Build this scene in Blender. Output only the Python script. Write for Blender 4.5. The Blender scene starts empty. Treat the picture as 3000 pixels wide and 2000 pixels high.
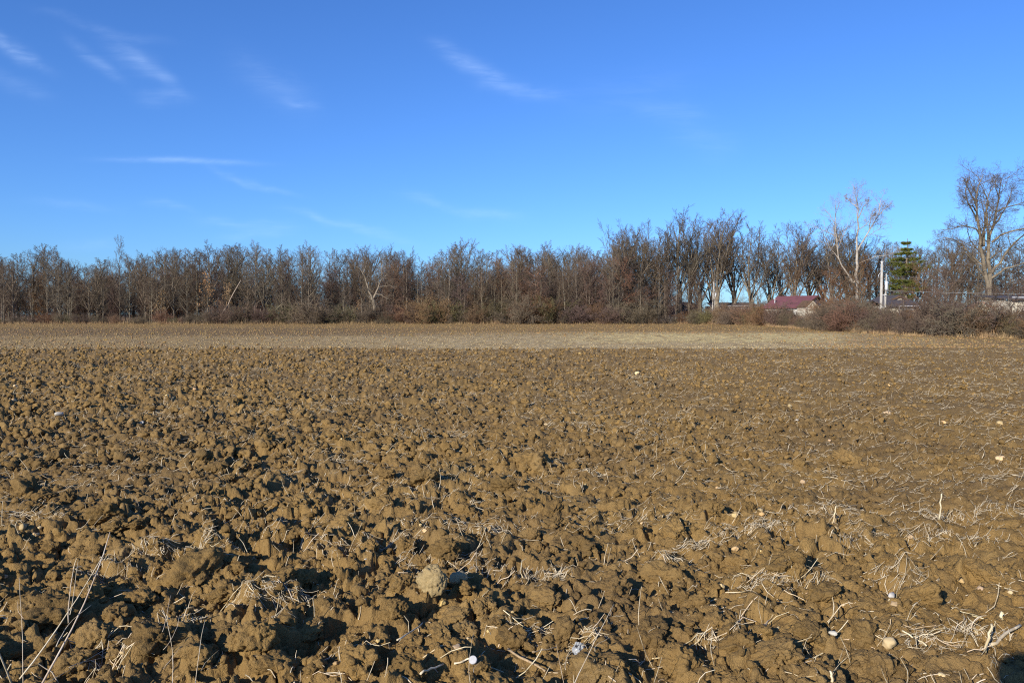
import bpy, math, random
import numpy as np
from mathutils import Vector, Matrix, noise as mnoise

# ------------------------------------------------------------------ camera, sky, sun, exposure
F = 2298.0                      # focal length in pixels of the 3000 px wide photograph
HOR = 920.0                     # horizon row
CAMZ = 1.5
PITCH = math.atan((1000.0 - HOR) / F)
scene = bpy.context.scene
COL = scene.collection
cam_data = bpy.data.cameras.new('camera')
cam_data.lens = 18.0
cam_data.sensor_width = 23.5
cam_data.clip_start = 0.05
cam_data.clip_end = 6000.0
cam = bpy.data.objects.new('camera', cam_data)
COL.objects.link(cam)
cam.location = (0, 0, CAMZ)
cam.rotation_euler = (math.pi / 2 - PITCH, 0, 0)
scene.camera = cam

SUN = Vector((-0.657, -0.984, 0.463)).normalized()      # towards the sun (behind, to the left)
SUN_EL = math.asin(SUN.z)
sun_data = bpy.data.lights.new('sun', 'SUN')
sun_data.energy = 5.0
sun_data.angle = math.radians(0.53)
sun_data.color = (1.0, 0.91, 0.78)
sun = bpy.data.objects.new('sun', sun_data)
COL.objects.link(sun)
sun.rotation_euler = SUN.to_track_quat('Z', 'Y').to_euler()
sun.location = (-20, -30, 20)

scene.view_settings.view_transform = 'Standard'
scene.view_settings.look = 'None'
scene.view_settings.gamma = 1.0
scene.view_settings.exposure = 0.52
scene.view_settings.use_curve_mapping = False

scene.render.engine = 'CYCLES'
scene.cycles.use_denoising = False
scene.cycles.filter_width = 1.15
scene.cycles.use_adaptive_sampling = False
scene.cycles.sample_clamp_direct = 5.0
scene.cycles.sample_clamp_indirect = 3.0

world = bpy.data.worlds.new('World')
scene.world = world
world.use_nodes = True


class NT:
    """small helper for node trees"""
    def __init__(self, tree):
        self.t = tree
        self.n = tree.nodes
        self.l = tree.links

    def new(self, kind, **kw):
        nd = self.n.new(kind)
        for k, v in kw.items():
            setattr(nd, k, v)
        return nd

    def put(self, sock, val):
        if val is None:
            return
        if hasattr(val, 'is_output') or isinstance(val, bpy.types.NodeSocket):
            self.l.new(val, sock)
        else:
            sock.default_value = val

    def math(self, op, a, b=None, c=None, clamp=False):
        nd = self.new('ShaderNodeMath', operation=op)
        nd.use_clamp = clamp
        for i, v in enumerate((a, b, c)):
            if v is not None:
                self.put(nd.inputs[i], v)
        return nd.outputs[0]

    def mix(self, f, a, b, blend='MIX'):
        nd = self.new('ShaderNodeMix', data_type='RGBA', blend_type=blend)
        self.put(nd.inputs[0], f)
        self.put(nd.inputs[6], a)
        self.put(nd.inputs[7], b)
        return nd.outputs[2]

    def noise(self, vec, scale, detail=3.0, rough=0.5, dist=0.0):
        nd = self.new('ShaderNodeTexNoise')
        self.put(nd.inputs['Vector'], vec)
        nd.inputs['Scale'].default_value = scale
        nd.inputs['Detail'].default_value = detail
        nd.inputs['Roughness'].default_value = rough
        nd.inputs['Distortion'].default_value = dist
        return nd.outputs[0]

    def ramp(self, v, lo, hi, a=0.0, b=1.0):
        nd = self.new('ShaderNodeMapRange')
        nd.clamp = True
        nd.interpolation_type = 'SMOOTHSTEP'
        self.put(nd.inputs[0], v)
        for i, x in enumerate((lo, hi, a, b)):
            nd.inputs[i + 1].default_value = x
        return nd.outputs[0]


def rgba(c):
    return (c[0], c[1], c[2], 1.0)


def build_world():
    w = NT(world.node_tree)
    w.n.clear()
    out = w.new('ShaderNodeOutputWorld')
    bg = w.new('ShaderNodeBackground')
    bg.inputs['Strength'].default_value = 0.124
    sky = w.new('ShaderNodeTexSky', sky_type='NISHITA')
    sky.sun_disc = False
    sky.sun_elevation = SUN_EL
    sky.sun_rotation = math.atan2(SUN.x, SUN.y)
    sky.altitude = 250.0
    sky.air_density = 1.0
    sky.dust_density = 0.35
    sky.ozone_density = 3.2
    tc = w.new('ShaderNodeTexCoord')
    sep = w.new('ShaderNodeSeparateXYZ')
    w.l.new(tc.outputs['Generated'], sep.inputs[0])
    yy = w.math('MAXIMUM', sep.outputs[1], 0.05)
    u = w.math('DIVIDE', sep.outputs[0], yy)
    v = w.math('DIVIDE', sep.outputs[2], yy)
    # thin cirrus streaks: start, end (photo pixels), half width, strength
    wisps = [((-30, 112), (130, 205), 16, 0.85), ((150, 45), (450, 112), 12, 0.30),
             ((215, 130), (345, 225), 15, 0.55), ((310, 115), (440, 200), 26, 0.55), ((400, 160), (510, 255), 15, 0.65),
             ((410, 280), (550, 290), 16, 0.45), ((700, 185), (900, 310), 38, 0.32),
             ((840, 300), (930, 312), 9, 0.40), ((345, 467), (710, 476), 7, 0.90), ((630, 497), (840, 562), 9, 0.55),
             ((1290, 140), (1470, 245), 17, 0.85), ((1420, 240), (1640, 285), 20, 0.45),
             ((1700, 300), (2010, 230), 45, 0.14), ((1880, 320), (2050, 345), 26, 0.32), ((1980, 385), (2150, 430), 36, 0.22),
             ((880, 632), (1160, 692), 11, 0.75), ((1200, 585), (1420, 632), 12, 0.42),
             ((1380, 632), (1530, 636), 14, 0.40), ((600, 645), (800, 665), 11, 0.42), ((660, 690), (850, 680), 14, 0.45),
             ((430, 600), (560, 615), 8, 0.35), ((90, 600), (330, 605), 12, 0.22), ((180, 715), (340, 712), 14, 0.28),
             ((-50, 210), (130, 290), 22, 0.28)]
    total = None
    cp, sp = math.cos(PITCH), math.sin(PITCH)

    def uv(p):
        x, y = (p[0] - 1500) / F, -(p[1] - 1000) / F
        Y, Z = cp + sp * y, -sp + cp * y
        return x / Y, Z / Y
    comb = w.new('ShaderNodeCombineXYZ')
    w.l.new(u, comb.inputs[0])
    w.l.new(v, comb.inputs[1])
    warp = w.noise(comb.outputs[0], 9.0, 3.0, 0.55)
    wo = w.math('MULTIPLY', w.math('SUBTRACT', warp, 0.5), 0.045)
    for (p0, p1, hw, st) in wisps:
        a0, b0 = uv(p0)
        a1, b1 = uv(p1)
        cu, cv = (a0 + a1) / 2, (b0 + b1) / 2
        L = math.hypot(a1 - a0, b1 - b0) / 2
        ca, sa = (a1 - a0) / (2 * L), (b1 - b0) / (2 * L)
        k = 0.25 if hw < 8 else 1.0
        du = w.math('SUBTRACT', u, cu)
        dv = w.math('ADD', w.math('SUBTRACT', v, cv), w.math('MULTIPLY', wo, k))
        along = w.math('ADD', w.math('MULTIPLY', du, ca / L), w.math('MULTIPLY', dv, sa / L))
        across = w.math('SUBTRACT', w.math('MULTIPLY', dv, ca * F / hw), w.math('MULTIPLY', du, sa * F / hw))
        al4 = w.math('POWER', w.math('ABSOLUTE', along), 3.0)
        e = w.math('ADD', al4, w.math('MULTIPLY', across, across))
        g = w.math('MULTIPLY', w.math('EXPONENT', w.math('MULTIPLY', e, -0.75)), st)
        total = g if total is None else w.math('ADD', total, g)
    # fibrous break-up
    mp = w.new('ShaderNodeMapping')
    mp.inputs['Rotation'].default_value = (0, 0, math.radians(28))
    mp.inputs['Scale'].default_value = (1.0, 5.5, 1.0)
    w.l.new(comb.outputs[0], mp.inputs[0])
    fib = w.ramp(w.noise(mp.outputs[0], 13.0, 6.0, 0.62, 0.6), 0.22, 0.80, 0.15, 1.0)
    cover = w.math('MULTIPLY', w.math('MULTIPLY', total, fib), 0.225, clamp=True)
    front = w.math('GREATER_THAN', sep.outputs[1], 0.06)
    cover = w.math('MULTIPLY', cover, front)
    gain = w.new('ShaderNodeMix', data_type='RGBA', blend_type='MULTIPLY')
    gain.inputs[0].default_value = 1.0
    w.l.new(sky.outputs[0], gain.inputs[6])
    gain.inputs[7].default_value = (0.36, 0.60, 1.0, 1)
    col = w.mix(cover, gain.outputs[2], (5.4, 6.9, 9.3, 1))
    w.l.new(col, bg.inputs['Color'])
    w.l.new(bg.outputs[0], out.inputs[0])


build_world()

# ------------------------------------------------------------------ numpy noise and the lie of the land
U32 = np.uint32


def h01(ix, iy, seed):
    with np.errstate(over='ignore'):
        a = ix.astype(np.int64).astype(U32) * U32(374761393) + iy.astype(np.int64).astype(U32) * U32(668265263) + U32((seed * 974634777) & 0xffffffff)
        a = (a ^ (a >> U32(13))) * U32(1274126177)
        a = (a ^ (a >> U32(16))) * U32(2246822519)
        a = a ^ (a >> U32(15))
    return a.astype(np.float64) / 4294967296.0


def vnoise(x, y, seed):
    x0, y0 = np.floor(x), np.floor(y)
    fx, fy = x - x0, y - y0
    g = 0
    fxs, fys = fx * fx * fx * (fx * (fx * 6 - 15) + 10), fy * fy * fy * (fy * (fy * 6 - 15) + 10)
    res = []
    for dy in (0, 1):
        row = []
        for dx in (0, 1):
            an = h01(x0 + dx, y0 + dy, seed) * 2 * math.pi
            row.append(np.cos(an) * (fx - dx) + np.sin(an) * (fy - dy))
        res.append(row[0] * (1 - fxs) + row[1] * fxs)
    return (res[0] * (1 - fys) + res[1] * fys) * 1.4


def fbm(x, y, s, seed, oct=3, gain=0.5):
    t, a = 0, 1.0
    for o in range(oct):
        t = t + a * vnoise(x / s, y / s, seed + o * 17)
        s *= 0.5
        a *= gain
    return t


def bumps(x, y, s, seed, prob, rmin, rmax, asp):
    cx, cy = np.floor(x / s), np.floor(y / s)
    best = np.zeros_like(x)
    for dy in (-1, 0, 1):
        for dx in (-1, 0, 1):
            ix, iy = cx + dx, cy + dy
            px = (ix + h01(ix, iy, seed)) * s
            py = (iy + h01(ix, iy, seed + 1)) * s
            r = s * (rmin + (rmax - rmin) * h01(ix, iy, seed + 2))
            on = h01(ix, iy, seed + 3) < prob
            el = 0.75 + 0.5 * h01(ix, iy, seed + 4)
            d2 = (((x - px) * el) ** 2 + ((y - py) / el) ** 2) / (r * r)
            hh = np.sqrt(np.clip(1 - d2, 0, None)) * r * asp
            best = np.maximum(best, np.where(on, hh, 0))
    return best


def slabs(x, y, s, seed, amp, tilt):
    """broken slices of soil: every cell is a tilted plane of its own"""
    cx, cy = np.floor(x / s), np.floor(y / s)
    bd = np.full_like(x, 1e-12)
    bz = np.zeros_like(x)
    for dy in (-1, 0, 1):
        for dx in (-1, 0, 1):
            ix, iy = cx + dx, cy + dy
            px = (ix + h01(ix, iy, seed)) * s
            py = (iy + h01(ix, iy, seed + 1)) * s
            d = (x - px) ** 2 + (y - py) ** 2
            z = amp * (h01(ix, iy, seed + 2) - 0.5) + tilt * ((x - px) * (h01(ix, iy, seed + 3) - 0.5) + (y - py) * (h01(ix, iy, seed + 4) - 0.5))
            wgt = np.exp(-26.0 * d / (s * s))
            bz += wgt * z
            bd += wgt
    return bz / bd


def sstep(a, b, x):
    t = np.clip((x - a) / (b - a), 0, 1)
    return t * t * (3 - 2 * t)


FURROW = [(-8.2, 11.8, .9, .15), (-7.0, 13.2, .6, .14), (-5.6, 14.1, .7, .12), (-4.1, 15.2, .5, .08), (-3.3, 15.9, .6, .14), (-2.2, 17.2, .4, .10),
          (-1.4, 18.4, .8, .14), (0.4, 19.2, .5, .09), (1.7, 19.7, .7, .10), (-2.0, 16.4, .4, .08)]


def crest(x, y):
    return 34.5 + 0.02 * x + 0.9 * vnoise(x / 7.0, x * 0 + 3.3, 91)


def macro(x, y):
    c = crest(x, y)
    z = 0.10 * np.exp(-((y - c + 2.5) / 5.0) ** 2) - 0.16 * sstep(c - 1, c + 9, y) * (1 - sstep(60, 110, y))
    return z


def ground_h(x, y):
    x = np.asarray(x, float)
    y = np.asarray(y, float)
    r = np.hypot(x, y)
    far = sstep(-1.2, 1.8, y - crest(x, y))
    side = np.clip(0.93 - 0.30 * x / np.maximum(y, 1.5), 0.68, 1.18)
    patch = 1 + 0.55 * fbm(x, y, 3.2, 5, 2)
    rough = np.clip(side * patch, 0.5, 1.4) * (1 - 0.75 * far) * (0.82 - 0.14 * sstep(5, 13, r))
    base = 0.07 * fbm(x, y, 2.2, 11, 2) + 0.045 * fbm(x, y, 0.55, 13, 2)
    wx = x + 0.05 * vnoise(x / 0.16, y / 0.16, 21) + 0.018 * vnoise(x / 0.045, y / 0.045, 22)
    wy = y + 0.05 * vnoise(x / 0.16, y / 0.16, 23) + 0.018 * vnoise(x / 0.045, y / 0.045, 24)
    b1 = bumps(wx, wy, 0.36, 31, 0.34, 0.24, 0.50, 0.42)
    b2 = bumps(wx, wy, 0.18, 41, 0.50, 0.22, 0.52, 0.56)
    b3 = bumps(wx, wy, 0.085, 51, 0.62, 0.24, 0.55, 0.80)
    near = 1 - sstep(14, 30, r)
    b4 = bumps(wx, wy, 0.040, 61, 0.62, 0.26, 0.58, 1.0) * near
    b5 = bumps(x, y, 0.021, 66, 0.60, 0.28, 0.56, 1.0) * (1 - sstep(6, 12, r))
    pits = bumps(wx + 7.7, wy - 3.1, 0.11, 161, 0.42, 0.16, 0.42, 1.0)
    pit2 = bumps(wx - 2.7, wy + 5.1, 0.05, 171, 0.45, 0.2, 0.42, 1.0) * near
    fine = 0.005 * fbm(x, y, 0.018, 71, 2) * near
    sl = slabs(wx * 0.8, wy, 0.20, 181, 0.050, 1.0) + slabs(wx, wy, 0.085, 191, 0.020, 0.8)
    h = base * (0.6 + 0.4 * rough) + rough * (0.85 * b1 + 0.62 * b2 + 0.62 * b3 + 0.68 * b4 + 0.6 * b5 - 0.8 * pits - 0.7 * pit2 + sl) + fine
    # clefts between clods
    cl = np.abs(fbm(wx, wy, 0.30, 81, 2))
    h -= 0.06 * rough * (1 - sstep(0.0, 0.09, cl))
    for (fx, fy, ln, ht) in FURROW:
        ux, uy = 0.77, 0.63
        a = (x - fx) * ux + (y - fy) * uy
        b = -(x - fx) * uy + (y - fy) * ux
        h += ht * 0.45 * np.exp(-(a / ln) ** 2) * np.exp(-(np.where(b > 0, b / 0.16, b / 0.22)) ** 2)
        h -= ht * 1.1 * np.exp(-((a - 0.1) / ln) ** 2) * np.exp(-((b + 0.42) / 0.16) ** 2)
    edge = sstep(112, 130, y)
    h = h * (1 - 0.9 * edge) + macro(x, y) - 0.10
    return h


def hedge_x(y):
    return np.interp(y, [56, 64, 84, 115, 128], [37.0, 32.6, 33.2, 35.0, 30.0])


def ground1(x, y):
    return float(ground_h(np.array([x]), np.array([y]))[0])


def ray(px, py):
    x, y = (px - 1500) / F, -(py - 1000) / F
    cp, sp = math.cos(PITCH), math.sin(PITCH)
    return x, cp + sp * y, -sp + cp * y


def on_ground(px, py):
    """where the line of sight through a photo pixel meets the soil"""
    dx, dy, dz = ray(px, py)
    ts = np.linspace(0.3, 60, 6000) if py > 1000 else np.linspace(20, 260, 4000)
    X, Y, Z = dx * ts, dy * ts, CAMZ + dz * ts
    hh = ground_h(X, Y)
    k = int(np.argmax(Z < hh))
    if k == 0:
        k = len(ts) - 1
    return float(X[k]), float(Y[k]), float(hh[k])


def at(px, py, Y):
    """point on the sight line of a photo pixel at depth Y (depth known from what the thing stands on)"""
    dx, dy, dz = ray(px, py)
    t = Y / dy
    return np.array([dx * t, Y, CAMZ + dz * t])


# ------------------------------------------------------------------ mesh and object helpers
def mesh_np(name, verts, faces, smooth=True):
    verts = np.ascontiguousarray(verts, dtype=np.float32).reshape(-1, 3)
    me = bpy.data.meshes.new(name)
    groups = faces if isinstance(faces, list) else [faces]
    groups = [np.asarray(g, dtype=np.int32) for g in groups if len(g)]
    nl = sum(g.size for g in groups)
    npoly = sum(len(g) for g in groups)
    me.vertices.add(len(verts))
    me.vertices.foreach_set('co', verts.ravel())
    me.loops.add(nl)
    me.loops.foreach_set('vertex_index', np.concatenate([g.ravel() for g in groups]))
    me.polygons.add(npoly)
    sizes = np.concatenate([np.full(len(g), g.shape[1], np.int32) for g in groups])
    starts = np.concatenate([[0], np.cumsum(sizes)[:-1]]).astype(np.int32)
    me.polygons.foreach_set('loop_start', starts)
    me.polygons.foreach_set('loop_total', sizes)
    me.polygons.foreach_set('use_smooth', np.full(npoly, smooth, bool))
    me.update(calc_edges=True)
    me.validate()
    return me


def link(name, data, parent=None, mat=None):
    o = bpy.data.objects.new(name, data)
    COL.objects.link(o)
    if mat is not None and data is not None and len(data.materials) == 0:
        data.materials.append(mat)
    if parent is not None:
        o.parent = parent
    return o


def tag(o, label=None, cat=None, group=None, kind=None):
    if label:
        o['label'] = label
    if cat:
        o['category'] = cat
    if group:
        o['group'] = group
    if kind:
        o['kind'] = kind
    return o


def empty(name, loc=(0, 0, 0), rz=0.0):
    o = bpy.data.objects.new(name, None)
    COL.objects.link(o)
    o.empty_display_size = 0.3
    o.location = loc
    o.rotation_euler = (0, 0, rz)
    return o


class MB:
    """collects boxes, prisms and tubes into one mesh"""
    def __init__(self):
        self.v = []
        self.q = []
        self.t = []

    def add(self, verts, quads=(), tris=()):
        b = len(self.v)
        self.v += [tuple(p) for p in verts]
        self.q += [tuple(b + i for i in f) for f in quads]
        self.t += [tuple(b + i for i in f) for f in tris]
        return self

    def box(self, x0, x1, y0, y1, z0, z1):
        return self.add([(x0, y0, z0), (x1, y0, z0), (x1, y1, z0), (x0, y1, z0), (x0, y0, z1), (x1, y0, z1), (x1, y1, z1), (x0, y1, z1)],
                        [(0, 3, 2, 1), (4, 5, 6, 7), (0, 1, 5, 4), (1, 2, 6, 5), (2, 3, 7, 6), (3, 0, 4, 7)])

    def slab(self, pts, th):
        """four corner points, thickened along their normal"""
        a, b, c, d = [Vector(p) for p in pts]
        n = (b - a).cross(d - a).normalized() * th
        top = [a, b, c, d]
        bot = [p - n for p in top]
        return self.add(top + bot, [(0, 1, 2, 3), (7, 6, 5, 4), (0, 4, 5, 1), (1, 5, 6, 2), (2, 6, 7, 3), (3, 7, 4, 0)])

    def tube(self, pts, radii, sides=8, cap=True):
        P = np.array(pts, float)[None]
        R = np.array(radii, float)[None]
        V, Q = tubes(P, R, sides)
        b = len(self.v)
        self.v += [tuple(p) for p in V]
        self.q += [tuple(int(i) + b for i in f) for f in Q]
        if cap:
            n = P.shape[1]
            for ring, flip in ((0, True), (n - 1, False)):
                c = len(self.v)
                self.v.append(tuple(P[0, ring]))
                for k in range(sides):
                    i, j = b + ring * sides + k, b + ring * sides + (k + 1) % sides
                    self.t.append((c, j, i) if flip else (c, i, j))
        return self

    def build(self, name, mat, parent=None, smooth=False):
        me = mesh_np(name, self.v, [np.array(self.q, np.int32).reshape(-1, 4), np.array(self.t, np.int32).reshape(-1, 3)], smooth)
        return link(name, me, parent, mat)


def tubes(P, R, sides):
    """P (n,k,3) polylines, R (n,k) radii -> verts, quads"""
    n, k, _ = P.shape
    T = np.empty_like(P)
    T[:, 1:-1] = P[:, 2:] - P[:, :-2]
    T[:, 0] = P[:, 1] - P[:, 0]
    T[:, -1] = P[:, -1] - P[:, -2]
    T /= np.maximum(np.linalg.norm(T, axis=2, keepdims=True), 1e-9)
    ch = P[:, -1] - P[:, 0]
    ch /= np.maximum(np.linalg.norm(ch, axis=1, keepdims=True), 1e-9)
    ref = np.where((np.abs(ch[:, 2:3]) > 0.7), np.array([[1.0, 0.13, 0]]), np.array([[0.05, 0.1, 1.0]]))[:, None, :]
    u = np.cross(T, np.broadcast_to(ref, T.shape))
    u /= np.maximum(np.linalg.norm(u, axis=2, keepdims=True), 1e-9)
    w = np.cross(T, u)
    an = np.arange(sides) * 2 * math.pi / sides
    V = P[:, :, None, :] + R[:, :, None, None] * (np.cos(an)[None, None, :, None] * u[:, :, None, :] + np.sin(an)[None, None, :, None] * w[:, :, None, :])
    idx = np.arange(n * k * sides).reshape(n, k, sides)
    a = idx[:, :-1, :]
    b = np.roll(idx, -1, axis=2)[:, :-1, :]
    c = np.roll(idx, -1, axis=2)[:, 1:, :]
    d = idx[:, 1:, :]
    Q = np.stack([a, b, c, d], axis=-1).reshape(-1, 4)
    return V.reshape(-1, 3), Q


def join_tubes(parts):
    vs, qs, off = [], [], 0
    for (P, R, s) in parts:
        if len(P) == 0:
            continue
        v, q = tubes(P, R, s)
        vs.append(v)
        qs.append(q + off)
        off += len(v)
    return np.concatenate(vs), np.concatenate(qs)


# ------------------------------------------------------------------ materials
MATS = {}


def mat(name, color, color2=None, scale=8.0, rough=0.9, bump=0.0, bscale=60.0, var=0.0, spec=0.2, detail=4.0, coord='Object', stretch=None, trans=0.0):
    if name in MATS:
        return MATS[name]
    m = bpy.data.materials.new(name)
    m.use_nodes = True
    t = NT(m.node_tree)
    b = t.n['Principled BSDF']
    b.inputs['Roughness'].default_value = rough
    b.inputs['Specular IOR Level'].default_value = spec
    if coord == 'World':
        vec = t.new('ShaderNodeNewGeometry').outputs['Position']
    else:
        vec = t.new('ShaderNodeTexCoord').outputs['Object']
    if stretch:
        mp = t.new('ShaderNodeMapping')
        mp.inputs['Scale'].default_value = stretch
        t.l.new(vec, mp.inputs[0])
        vec = mp.outputs[0]
    c2 = color2 or tuple(x * 0.6 for x in color)
    f = t.ramp(t.noise(vec, scale, detail, 0.6), 0.32, 0.68)
    col = t.mix(f, rgba(color), rgba(c2))
    if var > 0:
        oi = t.new('ShaderNodeObjectInfo')
        hs = t.new('ShaderNodeHueSaturation')
        t.l.new(t.math('ADD', t.math('MULTIPLY', oi.outputs['Random'], 2 * var), 1 - var), hs.inputs['Value'])
        r2 = t.math('FRACT', t.math('MULTIPLY', oi.outputs['Random'], 17.3))
        t.l.new(t.math('ADD', t.math('MULTIPLY', r2, var), 1 - var * 0.5), hs.inputs['Saturation'])
        r3 = t.math('FRACT', t.math('MULTIPLY', oi.outputs['Random'], 41.7))
        t.l.new(t.math('ADD', t.math('MULTIPLY', r3, 0.03), 0.485), hs.inputs['Hue'])
        t.l.new(col, hs.inputs['Color'])
        col = hs.outputs[0]
    t.l.new(col, b.inputs['Base Color'])
    if bump > 0:
        bp = t.new('ShaderNodeBump')
        bp.inputs['Strength'].default_value = 1.0
        bp.inputs['Distance'].default_value = bump
        t.l.new(t.noise(vec, bscale, 5.0, 0.65), bp.inputs['Height'])
        t.l.new(bp.outputs[0], b.inputs['Normal'])
    MATS[name] = m
    return m


def soil_material(name, use_attr):
    m = bpy.data.materials.new(name)
    m.use_nodes = True
    t = NT(m.node_tree)
    b = t.n['Principled BSDF']
    b.inputs['Roughness'].default_value = 0.95
    b.inputs['Specular IOR Level'].default_value = 0.12
    pos = t.new('ShaderNodeNewGeometry').outputs['Position']
    big = t.ramp(t.noise(pos, 0.9, 3.0, 0.6), 0.35, 0.65)
    med = t.ramp(t.noise(pos, 11.0, 4.0, 0.65), 0.30, 0.70)
    fine = t.ramp(t.noise(pos, 95.0, 3.0, 0.6), 0.30, 0.75)
    c = t.mix(big, rgba((0.27, 0.1674, 0.05805)), rgba((0.3132, 0.2025, 0.07425)))
    c = t.mix(med, c, rgba((0.2241, 0.1391, 0.04995)))
    c = t.mix(t.math('MULTIPLY', fine, 0.45), c, rgba((0.3172, 0.216, 0.0864)))
    damp = t.ramp(t.noise(pos, 0.33, 4.0, 0.6), 0.42, 0.66)
    c = t.mix(t.math('MULTIPLY', damp, 0.6), c, rgba((0.1755, 0.1174, 0.05535)))
    dry = t.ramp(t.noise(pos, 1.7, 5.0, 0.7), 0.55, 0.72)
    c = t.mix(t.math('MULTIPLY', dry, 0.50), c, rgba((0.3375, 0.243, 0.1188)))
    if use_attr:
        at_ = t.new('ShaderNodeAttribute', attribute_name='pale')
        sp = t.new('ShaderNodeSeparateColor')
        t.l.new(at_.outputs['Color'], sp.inputs[0])
        mp = t.new('ShaderNodeMapping')
        mp.inputs['Scale'].default_value = (1.0, 0.35, 1.0)
        t.l.new(pos, mp.inputs[0])
        fleck = t.ramp(t.noise(mp.outputs[0], 1.6, 6.0, 0.75), 0.36, 0.62)
        pf = t.math('MULTIPLY', sp.outputs[0], t.math('ADD', t.math('MULTIPLY', fleck, 0.75), 0.25))
        c = t.mix(pf, c, rgba((0.470, 0.362, 0.190)))
        c = t.mix(t.math('MULTIPLY', sp.outputs[1], fleck), c, rgba((0.675, 0.54, 0.2295)))
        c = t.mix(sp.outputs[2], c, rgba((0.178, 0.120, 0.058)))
    else:
        oi = t.new('ShaderNodeObjectInfo')
        hs = t.new('ShaderNodeHueSaturation')
        t.l.new(t.math('ADD', t.math('MULTIPLY', oi.outputs['Random'], 0.36), 0.66), hs.inputs['Value'])
        t.l.new(c, hs.inputs['Color'])
        c = hs.outputs[0]
    t.l.new(c, b.inputs['Base Color'])
    bp = t.new('ShaderNodeBump')
    bp.inputs['Strength'].default_value = 0.9
    bp.inputs['Distance'].default_value = 0.022
    hh = t.math('ADD', t.noise(pos, 70.0, 4.0, 0.7), t.math('MULTIPLY', t.noise(pos, 240.0, 2.0, 0.6), 0.35))
    t.l.new(hh, bp.inputs['Height'])
    t.l.new(bp.outputs[0], b.inputs['Normal'])
    return m


M_SOIL = soil_material('ploughed_soil', True)
M_CLOD = soil_material('clod_soil', False)
M_FARCLOD = mat('far_clod_soil', (0.275, 0.183, 0.078), (0.200, 0.132, 0.060), 0.35, 0.95, coord='World', var=0.22)
M_TANCLOD = mat('tan_clod_soil', (0.42, 0.33, 0.18), (0.30, 0.225, 0.115), 0.35, 0.95, coord='World', var=0.22)
M_PALE = mat('pale_clay', (0.437, 0.3335, 0.1667), (0.322, 0.2357, 0.1092), 25.0, 0.95, 0.006, 60.0)
M_PEB = mat('pebble_stone', (0.432, 0.297, 0.135), (0.513, 0.378, 0.2025), 30.0, 0.6, 0.001, 150.0, var=0.25)
M_CHIP = mat('white_chip', (0.48, 0.46, 0.41), (0.36, 0.34, 0.29), 30.0, 0.6, var=0.1)
M_STRAW = mat('dry_straw', (0.69, 0.598, 0.4255), (0.299, 0.2357, 0.1437), 22.0, 0.75, coord='World', var=0.0)
M_STALK = mat('dry_stalk', (0.667, 0.575, 0.4025), (0.437, 0.345, 0.207), 14.0, 0.7, 0.002, 60.0, var=0.18)
M_WOODSTICK = mat('dark_stick', (0.27, 0.1958, 0.1148), (0.405, 0.297, 0.1755), 25.0, 0.85, 0.003, 90.0)
M_WEED = mat('weed_stem', (0.5405, 0.483, 0.3795), (0.414, 0.322, 0.207), 10.0, 0.7, var=0.1)
M_BARK = mat('grey_bark', (0.1688, 0.1431, 0.1053), (0.081, 0.0675, 0.04995), 2.2, 0.95, 0.02, 9.0, var=0.28)
M_TWIG = mat('grey_twig', (0.1418, 0.1107, 0.0783), (0.1013, 0.07965, 0.0567), 1.2, 0.95, var=0.25)
M_PBARK = mat('pale_bark', (0.3172, 0.27, 0.1958), (0.2025, 0.162, 0.1148), 2.5, 0.9, 0.01, 12.0, var=0.2)
M_WBARK = mat('white_bark', (0.42, 0.385, 0.33), (0.25, 0.21, 0.165), 1.1, 0.85, 0.01, 8.0)
M_WTWIG = mat('white_twig', (0.3645, 0.3105, 0.2497), (0.2565, 0.2093, 0.162), 1.1, 0.9)
M_OAKBARK = mat('brown_bark', (0.2228, 0.1863, 0.1323), (0.1148, 0.0918, 0.0675), 2.0, 0.95, 0.03, 8.0)
M_SHRUB = [mat('shrub_twig_grey', (0.1512, 0.1188, 0.081), (0.1053, 0.081, 0.0567), 1.0, 0.95, var=0.2),
           mat('shrub_twig_purple', (0.1512, 0.1026, 0.0756), (0.1053, 0.07425, 0.0594), 1.0, 0.95, var=0.2),
           mat('shrub_twig_red', (0.2025, 0.1188, 0.0675), (0.1418, 0.08505, 0.05265), 1.0, 0.95, var=0.2),
           mat('shrub_twig_olive', (0.1553, 0.1323, 0.0675), (0.1013, 0.0864, 0.04725), 1.0, 0.95, var=0.2)]
M_DGRASS = mat('dry_edge_grass', (0.250, 0.155, 0.085), (0.330, 0.235, 0.122), 0.45, 0.9, coord='World')
M_RUSTLEAF = mat('rust_leaf', (0.3915, 0.2295, 0.1148), (0.2835, 0.162, 0.081), 2.0, 0.85, var=0.15)
M_NEEDLE = mat('pine_needle', (0.1188, 0.1242, 0.02025), (0.0675, 0.0837, 0.0189), 0.9, 0.7)
M_LITTER = mat('leaf_litter', (0.1553, 0.108, 0.0675), (0.1013, 0.0702, 0.0459), 1.5, 1.0, coord='World')
M_WHITE = mat('white_siding', (0.47, 0.46, 0.43), (0.39, 0.38, 0.35), 1.5, 0.7)
M_CREAM = mat('cream_siding', (0.48, 0.44, 0.35), (0.40, 0.36, 0.28), 1.5, 0.75)
M_MAROON = mat('maroon_roofing', (0.1958, 0.07425, 0.0783), (0.1418, 0.06075, 0.0648), 1.5, 0.7)
M_BLACKROOF = mat('dark_shingle', (0.0567, 0.0513, 0.0567), (0.08775, 0.081, 0.0891), 4.0, 0.9)
M_PINKROOF = mat('rosy_shingle', (0.405, 0.2295, 0.162), (0.297, 0.162, 0.1215), 4.0, 0.9)
M_BROWNTRIM = mat('brown_trim', (0.135, 0.0837, 0.0513), None, 3.0, 0.8)
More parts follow.
